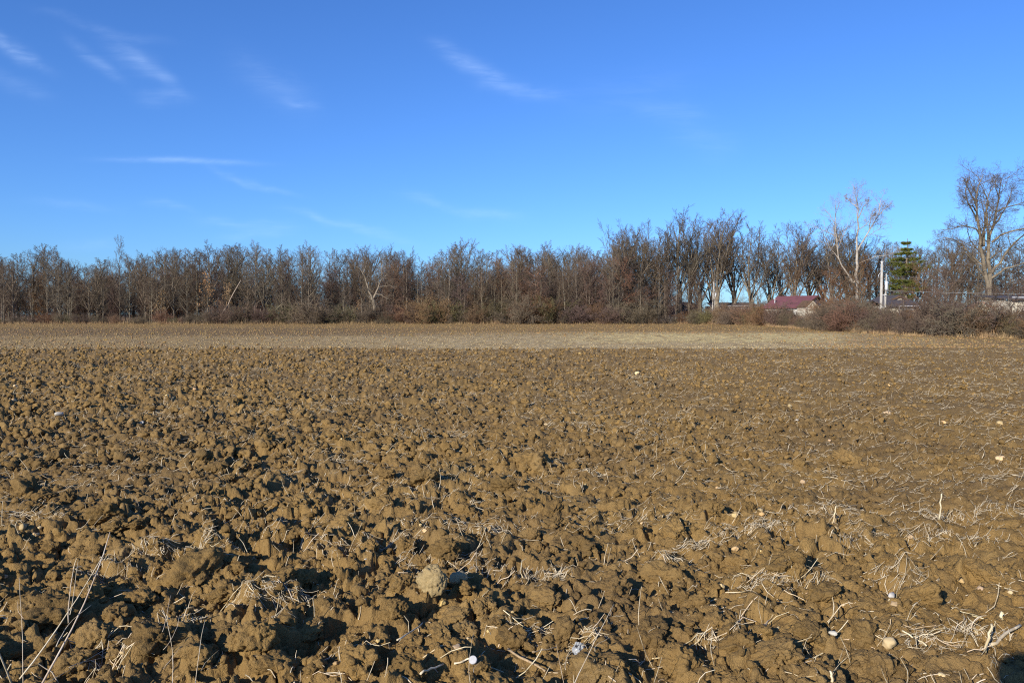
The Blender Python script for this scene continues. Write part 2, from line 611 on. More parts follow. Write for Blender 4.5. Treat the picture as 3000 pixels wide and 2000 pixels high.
M_GLASS = mat('dark_window', (0.03, 0.035, 0.04), None, 1.0, 0.15, spec=0.5)
M_POLE = mat('weathered_pole', (0.40, 0.38, 0.345), (0.31, 0.29, 0.255), 3.0, 0.85, 0.004, 20.0)
M_METAL = mat('grey_metal', (0.50, 0.51, 0.52), (0.42, 0.43, 0.44), 3.0, 0.45, spec=0.5)
M_CABLE = mat('pale_cable', (0.30, 0.30, 0.30), None, 3.0, 0.5)
M_CAP = mat('white_plastic', (0.40, 0.40, 0.41), (0.33, 0.33, 0.335), 60.0, 0.45, spec=0.4)
M_FOIL = mat('white_wrapper', (0.36, 0.375, 0.385), (0.27, 0.285, 0.295), 40.0, 0.35, spec=0.5)
M_INK = mat('dark_print', (0.05, 0.05, 0.055), None, 20.0, 0.5)

# ------------------------------------------------------------------ the ground
GROUND_Z = -0.6


def build_ground():
    g = MB()
    g.add([(-3000, -3000, GROUND_Z), (3000, -3000, GROUND_Z), (3000, 3000, GROUND_Z), (-3000, 3000, GROUND_Z)], [(0, 1, 2, 3)])
    tag(g.build('ground', M_LITTER), kind='structure')

    # the ploughed field: a sheet whose mesh is finest where it is nearest
    k = 784.0 * 1.5
    py = np.concatenate([np.linspace(900, 410, 50)[:-1], np.linspace(410, 33, 500), np.linspace(33, 9, 70)[1:], np.linspace(9, 2.5, 14)[1:]])
    r = k / py
    phi = np.radians(np.linspace(-48, 48, 1080))
    rr, pp = np.meshgrid(r, phi, indexing='ij')
    X, Y = rr * np.sin(pp), rr * np.cos(pp)
    # rows follow depth, not radius, so they stay level to the eye
    Y2 = rr
    X2 = rr * np.tan(pp)
    X, Y = X2, Y2
    Z = ground_h(X.ravel(), Y.ravel()).reshape(X.shape)
    nr, nc = X.shape
    V = np.stack([X, Y, Z], -1).reshape(-1, 3)
    idx = np.arange(nr * nc).reshape(nr, nc)
    Q = np.stack([idx[:-1, :-1], idx[:-1, 1:], idx[1:, 1:], idx[1:, :-1]], -1).reshape(-1, 4)
    me = mesh_np('field', V, Q, True)
    x, y = V[:, 0].astype(float), V[:, 1].astype(float)
    c = crest(x, y)
    u = x / np.maximum(y, 1)
    end = 60 + 12 * np.clip(u + 0.2, -0.4, 0.5) + 5 * fbm(x, y, 22, 301, 2)
    pale = sstep(-1.0, 1.2, y - c) * (1 - sstep(end, end * 1.3, y))
    pale *= 0.40 + 0.60 * sstep(-0.5, 0.10, u)
    pale *= 1 - sstep(0.36, 0.62, u + 0.08 * fbm(x, y, 6, 305, 2)) * 0.9
    yel = sstep(46, 52, y) * (1 - sstep(66, 76, y)) * sstep(0.02, 0.16, u) * (1 - sstep(0.36, 0.46, u)) * 0.75
    yel = np.maximum(yel, sstep(36, 38, y) * (1 - sstep(40, 44, y)) * sstep(0.2, 0.3, u) * (1 - sstep(0.45, 0.6, u)) * 0.35)
    dark = sstep(58, 68, y) * (1 - sstep(88, 100, y)) * (1 - sstep(-0.30, 0.1, u)) * 0.8
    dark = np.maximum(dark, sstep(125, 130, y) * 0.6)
    at_ = me.attributes.new('pale', 'FLOAT_COLOR', 'POINT')
    at_.data.foreach_set('color', np.stack([pale, yel, dark, np.ones_like(pale)], -1).astype(np.float32).ravel())
    tag(link('field', me, None, M_SOIL), kind='structure')


build_ground()
rng = np.random.default_rng(7)
rnd = random.Random(11)


def lump(name, seed, sub, squash=0.75, amp=(0.30, 0.16, 0.08), freq=(1.3, 3.0, 7.0), material=None, flat=0.0, facets=0):
    bm_mesh = bpy.data.meshes.new(name)
    import bmesh
    bm = bmesh.new()
    bmesh.ops.create_icosphere(bm, subdivisions=sub, radius=1.0)
    off = Vector((seed * 3.17, seed * 1.31, -seed * 2.07))
    lr = random.Random(seed)
    planes = []
    for _ in range(facets):
        pn = Vector((lr.gauss(0, 1), lr.gauss(0, 1), lr.gauss(0, 1) * .8)).normalized()
        planes.append((pn, lr.uniform(0.52, 0.85)))
    for v in bm.verts:
        n = v.co.normalized()
        d = 1.0
        for pn, pd in planes:
            c = n.dot(pn)
            if c > 1e-3:
                d = min(d, pd / c)
        for a, f in zip(amp, freq):
            d += a * mnoise.noise(n * f + off)
            if f > 2:
                d += a * 0.6 * (0.5 - mnoise.voronoi(n * f * 1.2 + off)[0][0])
        p = n * d
        p.z *= squash
        if p.z < -flat and flat > 0:
            p.z = -flat + (p.z + flat) * 0.2
        v.co = p
    for f in bm.faces:
        f.smooth = True
    bm.to_mesh(bm_mesh)
    bm.free()
    if material:
        bm_mesh.materials.append(material)
    return bm_mesh


LANDMARKS = [((1268, 1745), 'the large pale clay clod'), ((1387, 1945), 'the white bottle cap'), ((1687, 1932), 'the crumpled wrapper'), ((110, 1960), 'the forked dry weed'),
             ((2610, 1905), 'the largest rounded stone'), ((2890, 1900), 'the upright split corn stalk'), ((2756, 1530), 'the tall corn stub in a straw heap'), ((100, 1560), 'the cluster of three tan pebbles'),
             ((900, 1590), 'the thick straw mat behind the dark clods'), ((2155, 1600), 'the pair of tan pebbles on flat soil'), ((588, 1950), 'the straight dark weed stem')]
LM = [(on_ground(*p)[:2], w) for p, w in LANDMARKS]


def near_words(x, y, reach=0.75):
    d = [(math.hypot(x - p[0], y - p[1]), w) for p, w in LM]
    m = min(d)
    return m[1] if m[0] < reach else None


WOODMARKS = [(352, 'the tallest narrow tree'), (670, 'the steeply leaning pale trunk'), (905, 'the tall clear-trunked tree'), (1095, 'the leaning forked tree'), (1345, 'the broad fan-shaped crown'), (1650, 'the narrow skyline trees')]


def wood_words(x, y):
    px = 1500 + F * x / y
    d = min((abs(px - p), w) for p, w in WOODMARKS)
    return d[1] if d[0] < 90 else None


# ------------------------------------------------------------------ soil clods
def scatter_depth(n, y0, y1, power, half=0.72, seed=0):
    """random points in the wedge ahead, denser nearby for small power"""
    rg = np.random.default_rng(seed)
    t = rg.random(n)
    if power == 0:
        Y = y0 * (y1 / y0) ** t
    else:
        Y = (y0 ** power + t * (y1 ** power - y0 ** power)) ** (1 / power)
    X = (rg.random(n) * 2 - 1) * half * Y
    return X, Y, rg


def points_object(name, X, Y, Z, S, rot, src_meshes, material, label, cat):
    """uncountable stuff: source lumps instanced on points by geometry nodes"""
    me = bpy.data.meshes.new(name)
    n = len(X)
    me.vertices.add(n)
    me.vertices.foreach_set('co', np.stack([X, Y, Z], -1).astype(np.float32).ravel())
    a = me.attributes.new('scl', 'FLOAT', 'POINT')
    a.data.foreach_set('value', S.astype(np.float32))
    a = me.attributes.new('rot', 'FLOAT_VECTOR', 'POINT')
    a.data.foreach_set('vector', rot.astype(np.float32).ravel())
    o = link(name, me)
    ng = bpy.data.node_groups.new(name, 'GeometryNodeTree')
    ng.interface.new_socket('Geometry', in_out='INPUT', socket_type='NodeSocketGeometry')
    ng.interface.new_socket('Geometry', in_out='OUTPUT', socket_type='NodeSocketGeometry')
    gi, go = ng.nodes.new('NodeGroupInput'), ng.nodes.new('NodeGroupOutput')
    jn = ng.nodes.new('GeometryNodeGeometryToInstance')
    for sm in src_meshes:
        so = bpy.data.objects.new(sm.name, sm)
        oi = ng.nodes.new('GeometryNodeObjectInfo')
        oi.inputs[0].default_value = so
        oi.inputs['As Instance'].default_value = True
        ng.links.new(oi.outputs['Geometry'], jn.inputs[0])
    ip = ng.nodes.new('GeometryNodeInstanceOnPoints')
    ip.inputs['Pick Instance'].default_value = True
    ns = ng.nodes.new('GeometryNodeInputNamedAttribute')
    ns.data_type = 'FLOAT'
    ns.inputs[0].default_value = 'scl'
    nr = ng.nodes.new('GeometryNodeInputNamedAttribute')
    nr.data_type = 'FLOAT_VECTOR'
    nr.inputs[0].default_value = 'rot'
    ri = ng.nodes.new('FunctionNodeRandomValue')
    ri.data_type = 'INT'
    ri.inputs['Min'].default_value = 0
    for s in ri.inputs:
        if s.name == 'Max' and s.type == 'INT':
            s.default_value = len(src_meshes) - 1
        if s.name == 'Min' and s.type == 'INT':
            s.default_value = 0
    ng.links.new(gi.outputs[0], ip.inputs['Points'])
    ng.links.new(jn.outputs[0], ip.inputs['Instance'])
    ng.links.new([s for s in ri.outputs if s.type == 'INT'][0], ip.inputs['Instance Index'])
    ng.links.new(nr.outputs[0], ip.inputs['Rotation'])
    ng.links.new(ns.outputs[0], ip.inputs['Scale'])
    ng.links.new(ip.outputs[0], go.inputs[0])
    md = o.modifiers.new('scatter', 'NODES')
    md.node_group = ng
    tag(o, label, cat, kind='stuff')
    return o


def build_clods():
    big = [lump('soil_clod', 3 + i, 5, 0.62 + 0.05 * (i % 4), (0.34, 0.20, 0.14, 0.09), (1.3, 3.2, 6.5, 13.0), M_CLOD, facets=5) for i in range(8)]
    small = [lump('crumb', 31 + i, 3, 0.68, (0.36, 0.24, 0.16), (1.3, 3.0, 6.0), M_CLOD, facets=5) for i in range(7)]
    tan_ = [lump('tan_crumb', 61 + i, 2, 0.5, (0.40, 0.22, 0.10), (1.3, 3.0, 5.0), M_TANCLOD) for i in range(4)]
    far = [lump('far_crumb', 51 + i, 2, 0.55, (0.40, 0.22, 0.10), (1.3, 3.0, 5.0), M_FARCLOD) for i in range(5)]
    # clods one can pick out, at their places in the photograph (x, y, half width in photo pixels)
    picks = [(120, 1810, 70), (60, 1440, 40), (330, 1480, 45), (300, 1520, 40), (330, 1540, 40), (700, 1870, 50), (940, 1790, 34), (1150, 1800, 40), (1330, 1810, 40),
             (1360, 1730, 38), (1050, 1925, 66), (1180, 1940, 60), (1230, 1915, 45), (1500, 1880, 55), (1640, 1880, 62), (740, 1890, 55), (400, 1760, 46), (560, 1670, 70), (440, 1910, 60),
             (270, 1885, 50), (650, 1760, 45), (900, 1850, 40), (2290, 1660, 36), (2330, 1690, 34), (2500, 1680, 40), (2710, 1755, 50), (2310, 1880, 45), (2385, 1880, 42), (2170, 1890, 50), (2280, 1930, 60),
             (2540, 1850, 50), (2330, 1640, 30), (2170, 1640, 44), (1950, 1690, 60), (1980, 1560, 44), (1800, 1720, 55), (2050, 1760, 46), (1290, 1850, 38), (1700, 1590, 44), (1010, 1530, 52), (1480, 1430, 40), (1620, 1500, 34),
             (2000, 1340, 34), (2350, 1360, 20), (2490, 1340, 40), (620, 1370, 34), (860, 1460, 40), (700, 1330, 26), (340, 1250, 18), (160, 1340, 26), (90, 1360, 26), (420, 1330, 22), (1130, 1390, 26),
             (1900, 1860, 60), (1750, 1960, 66), (1420, 1790, 36), (1120, 1470, 36), (1240, 1400, 34), (1560, 1350, 60), (1300, 1620, 40), (600, 1550, 40), (2900, 1680, 46), (2620, 1560, 38), (2080, 1480, 40),
             (800, 1950, 60), (560, 1950, 50), (210, 1960, 46), (330, 1800, 40), (1600, 1760, 44), (2420, 1760, 44), (2580, 1950, 56), (2000, 1930, 66), (1400, 1965, 40), (890, 1715, 38), (1190, 1600, 36)]
    items = []
    for (px, py, hw) in picks:
        X, Y, Z = on_ground(px, py + hw * 0.35)
        d = math.sqrt(X * X + Y * Y + CAMZ ** 2)
        s = hw * d / F
        items.append((X, Y + s * 0.5, s))
    X, Y, rg = scatter_depth(290, 2.7, 9.0, 0.6, seed=5)
    for x, y in zip(X, Y):
        if len(items) >= 295:
            break
        items.append((x, y, 0.035 + 0.055 * rg.random() ** 1.6 * (1.25 - 0.5 * (x / y + 0.6))))
    for i, (x, y, s) in enumerate(items):
        z = float(np.mean(ground_h(np.array([x, x + s * .5, x - s * .5]), np.array([y, y, y - s * .4]))))
        o = link('soil_clod', big[i % len(big)])
        o.location = (x, y, z + s * 0.08)
        o.scale = (s * rnd.uniform(.9, 1.15), s * rnd.uniform(.8, 1.1), s * rnd.uniform(.85, 1.15))
        o.rotation_euler = (rnd.uniform(-.4, .4), rnd.uniform(-.4, .4), rnd.uniform(0, 6.28))
        nw = near_words(x, y)
        sz = 'fist-sized' if s < 0.06 else 'large'
        if nw:
            tag(o, f'{sz} brown crumbly soil clod beside {nw}', 'soil clod', f'{sz} soil clods beside {nw}')
        else:
            tag(o, f'{sz} brown crumbly soil clod on open near soil away from stones and litter', 'soil clod', f'{sz} soil clods on the open near field')
    # crumbs nobody could count
    X1, Y1, g1 = scatter_depth(10000, 2.4, 12.0, 1.0, half=1.0, seed=15)
    S1 = 0.006 + 0.030 * g1.random(len(X1)) ** 2.2
    X2, Y2, g2 = scatter_depth(29000, 8.0, 34.0, 0.9, half=0.82, seed=16)
    S2 = 0.008 + 0.058 * g2.random(len(X2)) ** 3.4
    Xa, Ya, Sa = np.concatenate([X1, X2]), np.concatenate([Y1, Y2]), np.concatenate([S1, S2])
    Sa *= np.clip(1.05 - 0.5 * Xa / Ya, 0.6, 1.3)
    Za = ground_h(Xa, Ya) + Sa * 0.25
    points_object('soil_crumbs', Xa, Ya, Za, Sa, np.random.default_rng(2).random((len(Xa), 3)) * np.array([0.7, 0.7, 6.28]), small, M_CLOD,
                  'loose brown soil crumbs strewn over the ploughed near field', 'soil')
    X3, Y3, g3 = scatter_depth(60000, 35.5, 128.0, 0.7, seed=17)
    keep = X3 < hedge_x(Y3) + 0.5
    X3, Y3 = X3[keep], Y3[keep]
    S3 = 0.012 + 0.070 * g3.random(len(X3)) ** 3.0
    u3 = X3 / Y3
    rot3 = np.random.default_rng(3).random((len(X3), 3)) * np.array([0.7, 0.7, 6.28])
    Z3 = ground_h(X3, Y3) + S3 * 0.3
    edge = np.random.default_rng(4).random(len(X3))
    tan = (Y3 < 60 + 14 * edge) & (edge > sstep(0.30, 0.52, u3)) & (edge > 0.35 * (1 - sstep(-0.5, 0.0, u3)))
    lo = tan & (S3 < 0.045)
    points_object('tan_soil_crumbs', X3[lo], Y3[lo], Z3[lo], S3[lo], rot3[lo], tan_, M_TANCLOD, 'fine tan lumps of dry soil on the pale strip of field', 'soil')
    br = ~tan
    points_object('far_soil_crumbs', X3[br], Y3[br], Z3[br], S3[br], rot3[br], far, M_FARCLOD, 'small brown lumps of soil dotting the far part of the field', 'soil')


build_clods()


# ------------------------------------------------------------------ stones and litter on the soil
def build_stones():
    lumps = [lump('pebble', 71 + i, 3, 0.6, (0.34, 0.09, 0.03), (1.2, 2.4, 5.0), M_PEB, facets=7) for i in range(7)]
    chips = [lump('chip', 91 + i, 2, 0.5, (0.4, 0.15, 0.0), (1.4, 2.6, 5.0), M_CHIP) for i in range(3)]
    spots = [(65, 1543, 11), (102, 1563, 11), (118, 1555, 7), (12, 1690, 8), (360, 1908, 7), (575, 1787, 7), (1432, 1548, 10), (1350, 1550, 6), (1107, 1872, 8), (983, 1943, 9), (1337, 1893, 11), (1370, 1867, 6),
             (1295, 1770, 12), (1635, 1895, 8), (1500, 1792, 5), (2230, 1500, 11), (2352, 1408, 9), (2152, 1512, 10), (2155, 1607, 12), (2230, 1612, 8), (2665, 1573, 8), (2812, 1700, 10), (2872, 1722, 9), (2960, 1743, 8),
             (2115, 1718, 9), (2757, 1973, 8), (2622, 1768, 11), (2365, 1737, 6), (2470, 1785, 5), (2280, 1838, 6), (2228, 1490, 9), (2100, 1425, 4), (2315, 1187, 7), (2600, 1205, 8), (1867, 1090, 8), (1700, 1033, 5), (2765, 1238, 7),
             (2928, 1235, 9), (2930, 1338, 10), (570, 1136, 5), (490, 1155, 6), (483, 1175, 4), (40, 1170, 8), (45, 1127, 6), (268, 1230, 5), (1770, 1033, 4), (2605, 1128, 4), (2508, 1070, 4), (1245, 1550, 8), (1232, 1535, 6), (995, 1640, 4),
             (1160, 1565, 5), (1430, 1850, 5), (2990, 1900, 6), (2905, 1822, 6), (2060, 1650, 6), (1880, 1530, 5), (1715, 1420, 5), (1600, 1240, 5), (820, 1240, 4), (1000, 1290, 4), (730, 1610, 5), (560, 1500, 5), (350, 1470, 4), (2430, 1290, 5)]
    for i, (px, py, hw) in enumerate(spots):
        X, Y, Z = on_ground(px, py + hw * 0.6)
        d = math.sqrt(X * X + Y * Y + (CAMZ - Z) ** 2)
        s = hw * d / F
        o = link('pebble', lumps[i % 7])
        o.location = (X, Y, Z + s * 0.08)
        o.scale = (s * rnd.uniform(.9, 1.3), s * rnd.uniform(.8, 1.1), s * rnd.uniform(.9, 1.3))
        o.rotation_euler = (rnd.uniform(-.5, .5), rnd.uniform(-.5, .5), rnd.uniform(0, 6.28))
        tag(o, 'small tan pebble lying on the brown ploughed soil', 'pebble', 'tan pebbles on the soil')
    # the larger rounded stone, lower right
    X, Y, Z = on_ground(2610, 1905)
    s = 17 * math.sqrt(X * X + Y * Y + CAMZ ** 2) / F
    o = link('field_stone', lump('field_stone', 123, 3, 0.9, (0.26, 0.10, 0.05), (1.2, 2.2, 5.0), M_PEB, facets=7))
    o.location = (X, Y + s * 0.5, Z + s * 0.45)
    o.scale = (s, s, s * 1.1)
    tag(o, 'rounded pinkish tan stone, largest of the pebbles, beside lying straw stalks', 'stone')
    for i, (px, py, hw) in enumerate([(1072, 1640, 4), (172, 1212, 9), (2440, 1853, 9), (2612, 1745, 10), (1380, 1720, 4), (415, 1237, 6), (2335, 1230, 4)]):
        X, Y, Z = on_ground(px, py + hw * 0.5)
        s = hw * math.sqrt(X * X + Y * Y + (CAMZ - Z) ** 2) / F
        o = link('white_chip', chips[i % 3])
        o.location = (X, Y, Z + s * 0.4)
        o.scale = (s * 1.2, s * 0.8, s)
        o.rotation_euler = (0.7, 0, rnd.uniform(0, 6))
        tag(o, 'small off-white chip lying on the brown soil', 'stone chip', 'white chips on the soil')
    # pale clay clod and its half-shaded neighbour
    X, Y, Z = on_ground(1268, 1745)
    d = math.sqrt(X * X + Y * Y + CAMZ ** 2)
    o = link('pale_clod', lump('pale_clod', 140, 5, 1.05, (0.30, 0.16, 0.12), (1.2, 2.6, 7.0), M_PALE))
    s = 36 * d / F
    o.location = (X, Y + 0.02, Z + s * 0.65)
    o.scale = (s * 1.05, s * 0.8, s * 1.12)
    tag(o, 'large pale yellowish clay clod standing out on the brown soil', 'soil clod')
    X, Y, Z = on_ground(1342, 1705)
    o = link('pale_clod', lump('grey_clod', 152, 4, 0.75, (0.24, 0.12, 0.08), (1.2, 2.6, 7.0), mat('grey_clay', (0.459, 0.378, 0.2295), (0.351, 0.27, 0.1485), 25.0, 0.95, 0.005, 70.0)))
    s = 25 * d / F
    o.location = (X, Y + 0.02, Z + s * 0.3)
    o.scale = (s, s * 0.8, s)
    tag(o, 'flat greyish clay clod half in shadow beside the large pale clod', 'soil clod')
    # bottle cap
    X, Y, Z = on_ground(1387, 1945)
    cap = empty('bottle_cap', (X, Y - 0.01, Z + 0.022))
    r = 0.0185
    m = MB()
    prof = [(r * 0.99, 0.0), (r, 0.002), (r, 0.011), (r * 0.96, 0.0125), (r * 0.88, 0.013)]
    n = 40
    vs, qs = [], []
    for (pr, pz) in prof:
        for k in range(n):
            rr = pr * (1.0 if k % 2 or pr < r * 0.97 else 0.975)
            vs.append((rr * math.cos(k * 2 * math.pi / n), rr * math.sin(k * 2 * math.pi / n), pz))
    for a in range(len(prof) - 1):
        for k in range(n):
            qs.append((a * n + k, a * n + (k + 1) % n, (a + 1) * n + (k + 1) % n, (a + 1) * n + k))
    m.add(vs, qs)
    m.build('skirt', M_CAP, cap, True)
    m2 = MB()
    vs = [(0, 0, 0.0133)] + [(r * 0.885 * math.cos(k * 2 * math.pi / n), r * 0.885 * math.sin(k * 2 * math.pi / n), 0.0130) for k in range(n)]
    m2.add(vs, (), [(0, 1 + k, 1 + (k + 1) % n) for k in range(n)])
    m2.build('top', M_CAP, cap, False)
    cap.rotation_euler = (math.radians(52), math.radians(-8), math.radians(-6))
    tag(cap, 'round white plastic bottle cap on the dark soil', 'bottle cap')
    # crumpled wrapper with dark print
    X, Y, Z = on_ground(1687, 1932)
    wr = empty('wrapper', (X, Y, Z + 0.008))
    wr.rotation_euler = (math.radians(58), math.radians(10), math.radians(-20))
    N = 12
    vs = []
    for j in range(N):
        for i in range(N):
            u, v = i / (N - 1) - .5, j / (N - 1)
            x = u * 0.062 * (1.0 - 0.45 * abs(v - .45))
            y = v * 0.062
            z = 0.016 * mnoise.noise(Vector((u * 5, v * 5, 4.4))) + 0.010 * abs(((u * 3 + v * 1.2) % 1) - .5) + 0.02 * u * u * 6 * (-1)
            vs.append((x, y, z))
    qs = [(j * N + i, j * N + i + 1, (j + 1) * N + i + 1, (j + 1) * N + i) for j in range(N - 1) for i in range(N - 1)]
    m = MB()
    m.add(vs, qs)
    f = m.build('film', M_FOIL, wr, False)
    md = f.modifiers.new('thick', 'SOLIDIFY')
    md.thickness = 0.0008
    for (i0, i1, j0, j1) in ((2, 5, 6, 8), (5, 6, 8, 11), (8, 10, 2, 4)):
        m = MB()
        ids = [(i, j) for j in range(j0, j1 + 1) for i in range(i0, i1 + 1)]
        wv = i1 - i0 + 1
        m.add([(vs[j * N + i][0], vs[j * N + i][1], vs[j * N + i][2] + 0.0012) for (i, j) in ids],
              [(b * wv + a, b * wv + a + 1, (b + 1) * wv + a + 1, (b + 1) * wv + a) for b in range(j1 - j0) for a in range(i1 - i0)])
        m.build('print_patch', M_INK, wr, False)
    tag(wr, 'crumpled white wrapper with dark print patches on the soil', 'wrapper')
    # white scrap by the hedge
    X, Y, Z = on_ground(2474, 964)
    s = lump('plastic_scrap', 160, 2, 0.7, (0.5, 0.2, 0.0), (1.4, 2.6, 5.0), M_CAP)
    o = link('plastic_scrap', s)
    o.location = (X, Y, Z + 0.08)
    o.scale = (0.16, 0.1, 0.12)
    tag(o, 'bright white plastic scrap at the field edge before the hedge', 'litter')


build_stones()


# ------------------------------------------------------------------ straw
def straw_lines(X, Y, L, az, npts, rg, lift=0.0, bend=0.9, tilt=None):
    n = len(X)
    t = np.linspace(-0.5, 0.5, npts)[None, :]
    bx = (rg.random((n, 1)) * 2 - 1) * bend
    px = X[:, None] + L[:, None] * (t * np.cos(az)[:, None] - (t * t) * bx * np.sin(az)[:, None])
    py = Y[:, None] + L[:, None] * (t * np.sin(az)[:, None] + (t * t) * bx * np.cos(az)[:, None])
    g = ground_h(px.ravel(), py.ravel()).reshape(px.shape)
    # stiff straw rests on the high points
    line = np.max(g, axis=1, keepdims=True) * 0.45 + np.mean(g, axis=1, keepdims=True) * 0.55
    slope = (g[:, -1:] - g[:, :1]) * 0.8
    z = np.maximum(g - 0.001, line + slope * t - 0.012) + 0.002 + lift + 0.022 * sstep(7, 11, Y)[:, None]
    if tilt is not None:
        z = z + (t + 0.5) * (L * tilt)[:, None]
    P = np.stack([px, py, z], -1)
    P[:, 1:-1] += rg.normal(0, 0.03, (n, npts - 2, 3)) * L[:, None, None]
    return P


def build_straw():
    rg = np.random.default_rng(42)
    X, Y, L, A, R, TL = [], [], [], [], [], []

    def put(x, y, l, a, r, tl=None):
        X.append(x); Y.append(y); L.append(l); A.append(a); R.append(r)
        TL.append(np.zeros(len(x)) if tl is None else tl)

    def mat_of(cx, cy, rad, n, a0):
        rr = rad * rg.random(n) ** 0.6
        th = rg.random(n) * 6.28
        x, y = cx + rr * np.cos(th) * 1.7, cy + rr * np.sin(th) * 0.8
        put(x, y, 0.02 + 0.13 * rg.random(n) ** 2.0, a0 + rg.normal(0, 0.6, n), 0.0009 + 0.0013 * rg.random(n) ** 1.5 + 0.00007 * cy, rg.random(n) ** 3 * 0.7)
    spots = [(900, 1590, 120), (1000, 1610, 80), (1490, 1680, 150), (1340, 1640, 100), (2190, 1560, 130), (2450, 1490, 110), (2600, 1570, 110), (2750, 1560, 110), (2640, 1680, 110), (330, 1650, 120), (120, 1520, 110), (2230, 1700, 90),
             (2820, 1510, 100), (2860, 1590, 90), (1150, 1610, 80), (1570, 1850, 100), (740, 1740, 100), (300, 1930, 140), (2700, 1870, 130), (2880, 1860, 110), (2120, 1870, 80), (530, 1830, 90), (2350, 1690, 80), (2480, 1580, 90),
             (2240, 1540, 70), (1440, 1560, 60), (1700, 1900, 80), (620, 1560, 80), (450, 1600, 70), (60, 1510, 60), (2700, 1500, 80), (2950, 1480, 90), (1230, 1660, 60), (850, 1730, 60), (1620, 1690, 60), (1950, 1640, 70), (2050, 1590, 70)]
    for (px, py, w) in spots:
        x, y, z = on_ground(px, py)
        mat_of(x, y, w * 0.62 * y / F, int(30 + w * 0.55), rg.normal(0.1, 0.7))
    # chance mats further out
    for k in range(320):
        y = 5.5 * (33 / 5.5) ** rg.random()
        x = (rg.random() * 2 - 1) * 0.72 * y
        mat_of(x, y, 0.12 + 0.22 * rg.random(), int(10 + 26 * rg.random()), rg.normal(0.1, 0.7))
    # singles, lying
    for (n, y0, y1, seed, pw, hf) in ((4700, 2.5, 8.0, 61, 0.8, 1.0), (14500, 7.0, 33.5, 62, 0.6, 0.76)):
        x, y, g = scatter_depth(n, y0, y1, pw, half=hf, seed=seed)
        k = g.random(n) < 0.55 + 0.30 * (x / y + 0.6)
        x, y = x[k], y[k]
        n = len(x)
        put(x, y, 0.015 + 0.16 * g.random(n) ** 2.6, g.normal(0.1, 0.9, n), 0.0009 + 0.0013 * g.random(n) ** 1.5 + 0.00014 * y, g.random(n) ** 4 * 0.8)
    # standing stubs
    x, y, g = scatter_depth(1100, 3.0, 30.0, 0.4, seed=63)
    n = len(x)
    put(x, y, 0.02 + 0.06 * g.random(n) ** 1.5, g.random(n) * 6.28, 0.0011 + 0.0012 * g.random(n) + 0.00009 * y, 0.8 + 1.6 * g.random(n))
    X, Y, L, A, R, TL = [np.concatenate(q) for q in (X, Y, L, A, R, TL)]
    P = straw_lines(X, Y, L, A, 4, rg, tilt=TL)
    Rr = R[:, None] * np.array([[1.0, 1.0, 0.9, 0.7]])
    size = L * R / (Y * Y)
    inview = (np.abs(X / Y) < 0.66) & (Y > 3.1)
    order = np.argsort(-np.where(inview, size, 0))
    top, rest = order[:295], order[295:]
    for i in top:
        c = P[i].mean(0)
        V, Q = tubes((P[i] - c)[None], Rr[i][None] * 1.15, 5)
        o = link('straw_stalk', mesh_np('straw_stalk', V, Q, True), None, M_STALK)
        o.location = c
        nw = near_words(c[0], c[1])
        up = abs(P[i][-1, 2] - P[i][0, 2]) > 0.5 * L[i]
        st = 'upright' if up else 'lying'
        tag(o, f'{st} dry pale straw stalk ' + (f'beside {nw}' if nw else 'on open near ploughed soil'), 'straw', f'{st} straw stalks ' + (f'beside {nw}' if nw else 'on the open near soil'))
    nr_ = rest[Y[rest] < 9]
    fr_ = rest[Y[rest] >= 9]
    V, Q = join_tubes([(P[nr_], Rr[nr_], 3), (P[fr_][:, [0, 2, 3]], Rr[fr_][:, [0, 2, 3]], 3)])
    tag(link('straw_litter', mesh_np('straw_litter', V, Q, True), None, M_STRAW), 'scattered pale straw litter mixed into the brown soil', 'straw', kind='stuff')

    # thick corn stalk pieces and sticks with their own places
    def stalk(name, p0, p1, rpx, material, label, cat, up=(0.01, 0.03), upright=False):
        a = np.array(on_ground(*p0))
        b = at(p1[0], p1[1], a[1] + 0.02) if upright else np.array(on_ground(*p1))
        a[2] += up[0]
        b[2] += up[1]
        n = 7
        r = rpx * np.linalg.norm((a + b) / 2) / F
        t = np.linspace(0, 1, n)[:, None]
        P_ = a + (b - a) * t + np.random.default_rng(int(p0[0])).normal(0, r * 0.55, (n, 3))
        rad = np.array([r * (1.0 if k % 3 else 1.18) for k in range(n)]) * np.linspace(1, 0.8, n)
        c = P_.mean(0)
        m_ = MB().tube(P_ - c, rad, 8)
        o_ = m_.build(name, material, None, True)
        o_.location = c
        tag(o_, label, cat)
    stalk('corn_stalk', (2885, 1915), (2908, 1825), 3.4, M_STALK, 'thick split corn stalk standing upright beside a crossing stalk', 'corn stalk', (0.0, 0.0), True)
    stalk('corn_stalk', (2900, 1902), (2985, 1862), 4.0, M_STALK, 'corn stalk piece lying aslant beside the upright split stalk', 'corn stalk', (0.02, 0.05))
    stalk('corn_stalk', (2928, 1822), (2936, 1800), 4.5, M_STALK, 'short stubby corn stalk end pointing up behind the upright split stalk', 'corn stalk', (0.0, 0.0), True)
    stalk('corn_stalk', (2440, 1998), (2432, 1965), 3.4, M_STALK, 'short pale corn stalk stub sticking up alone from brown soil', 'corn stalk', (0.0, 0.0), True)
    stalk('stick', (1488, 1922), (1598, 1978), 3.6, M_WOODSTICK, 'straight brown stick lying in shadow between bottle cap and wrapper', 'stick', (0.03, 0.02))
    stalk('stick', (1560, 1945), (1630, 1915), 2.0, M_WOODSTICK, 'thin grey twig crossing behind the straight brown stick', 'stick', (0.03, 0.03))
    stalk('corn_stalk', (1330, 1962), (1378, 1946), 2.8, M_STALK, 'pale corn stalk piece lying just below the white bottle cap', 'corn stalk', (0.02, 0.02))
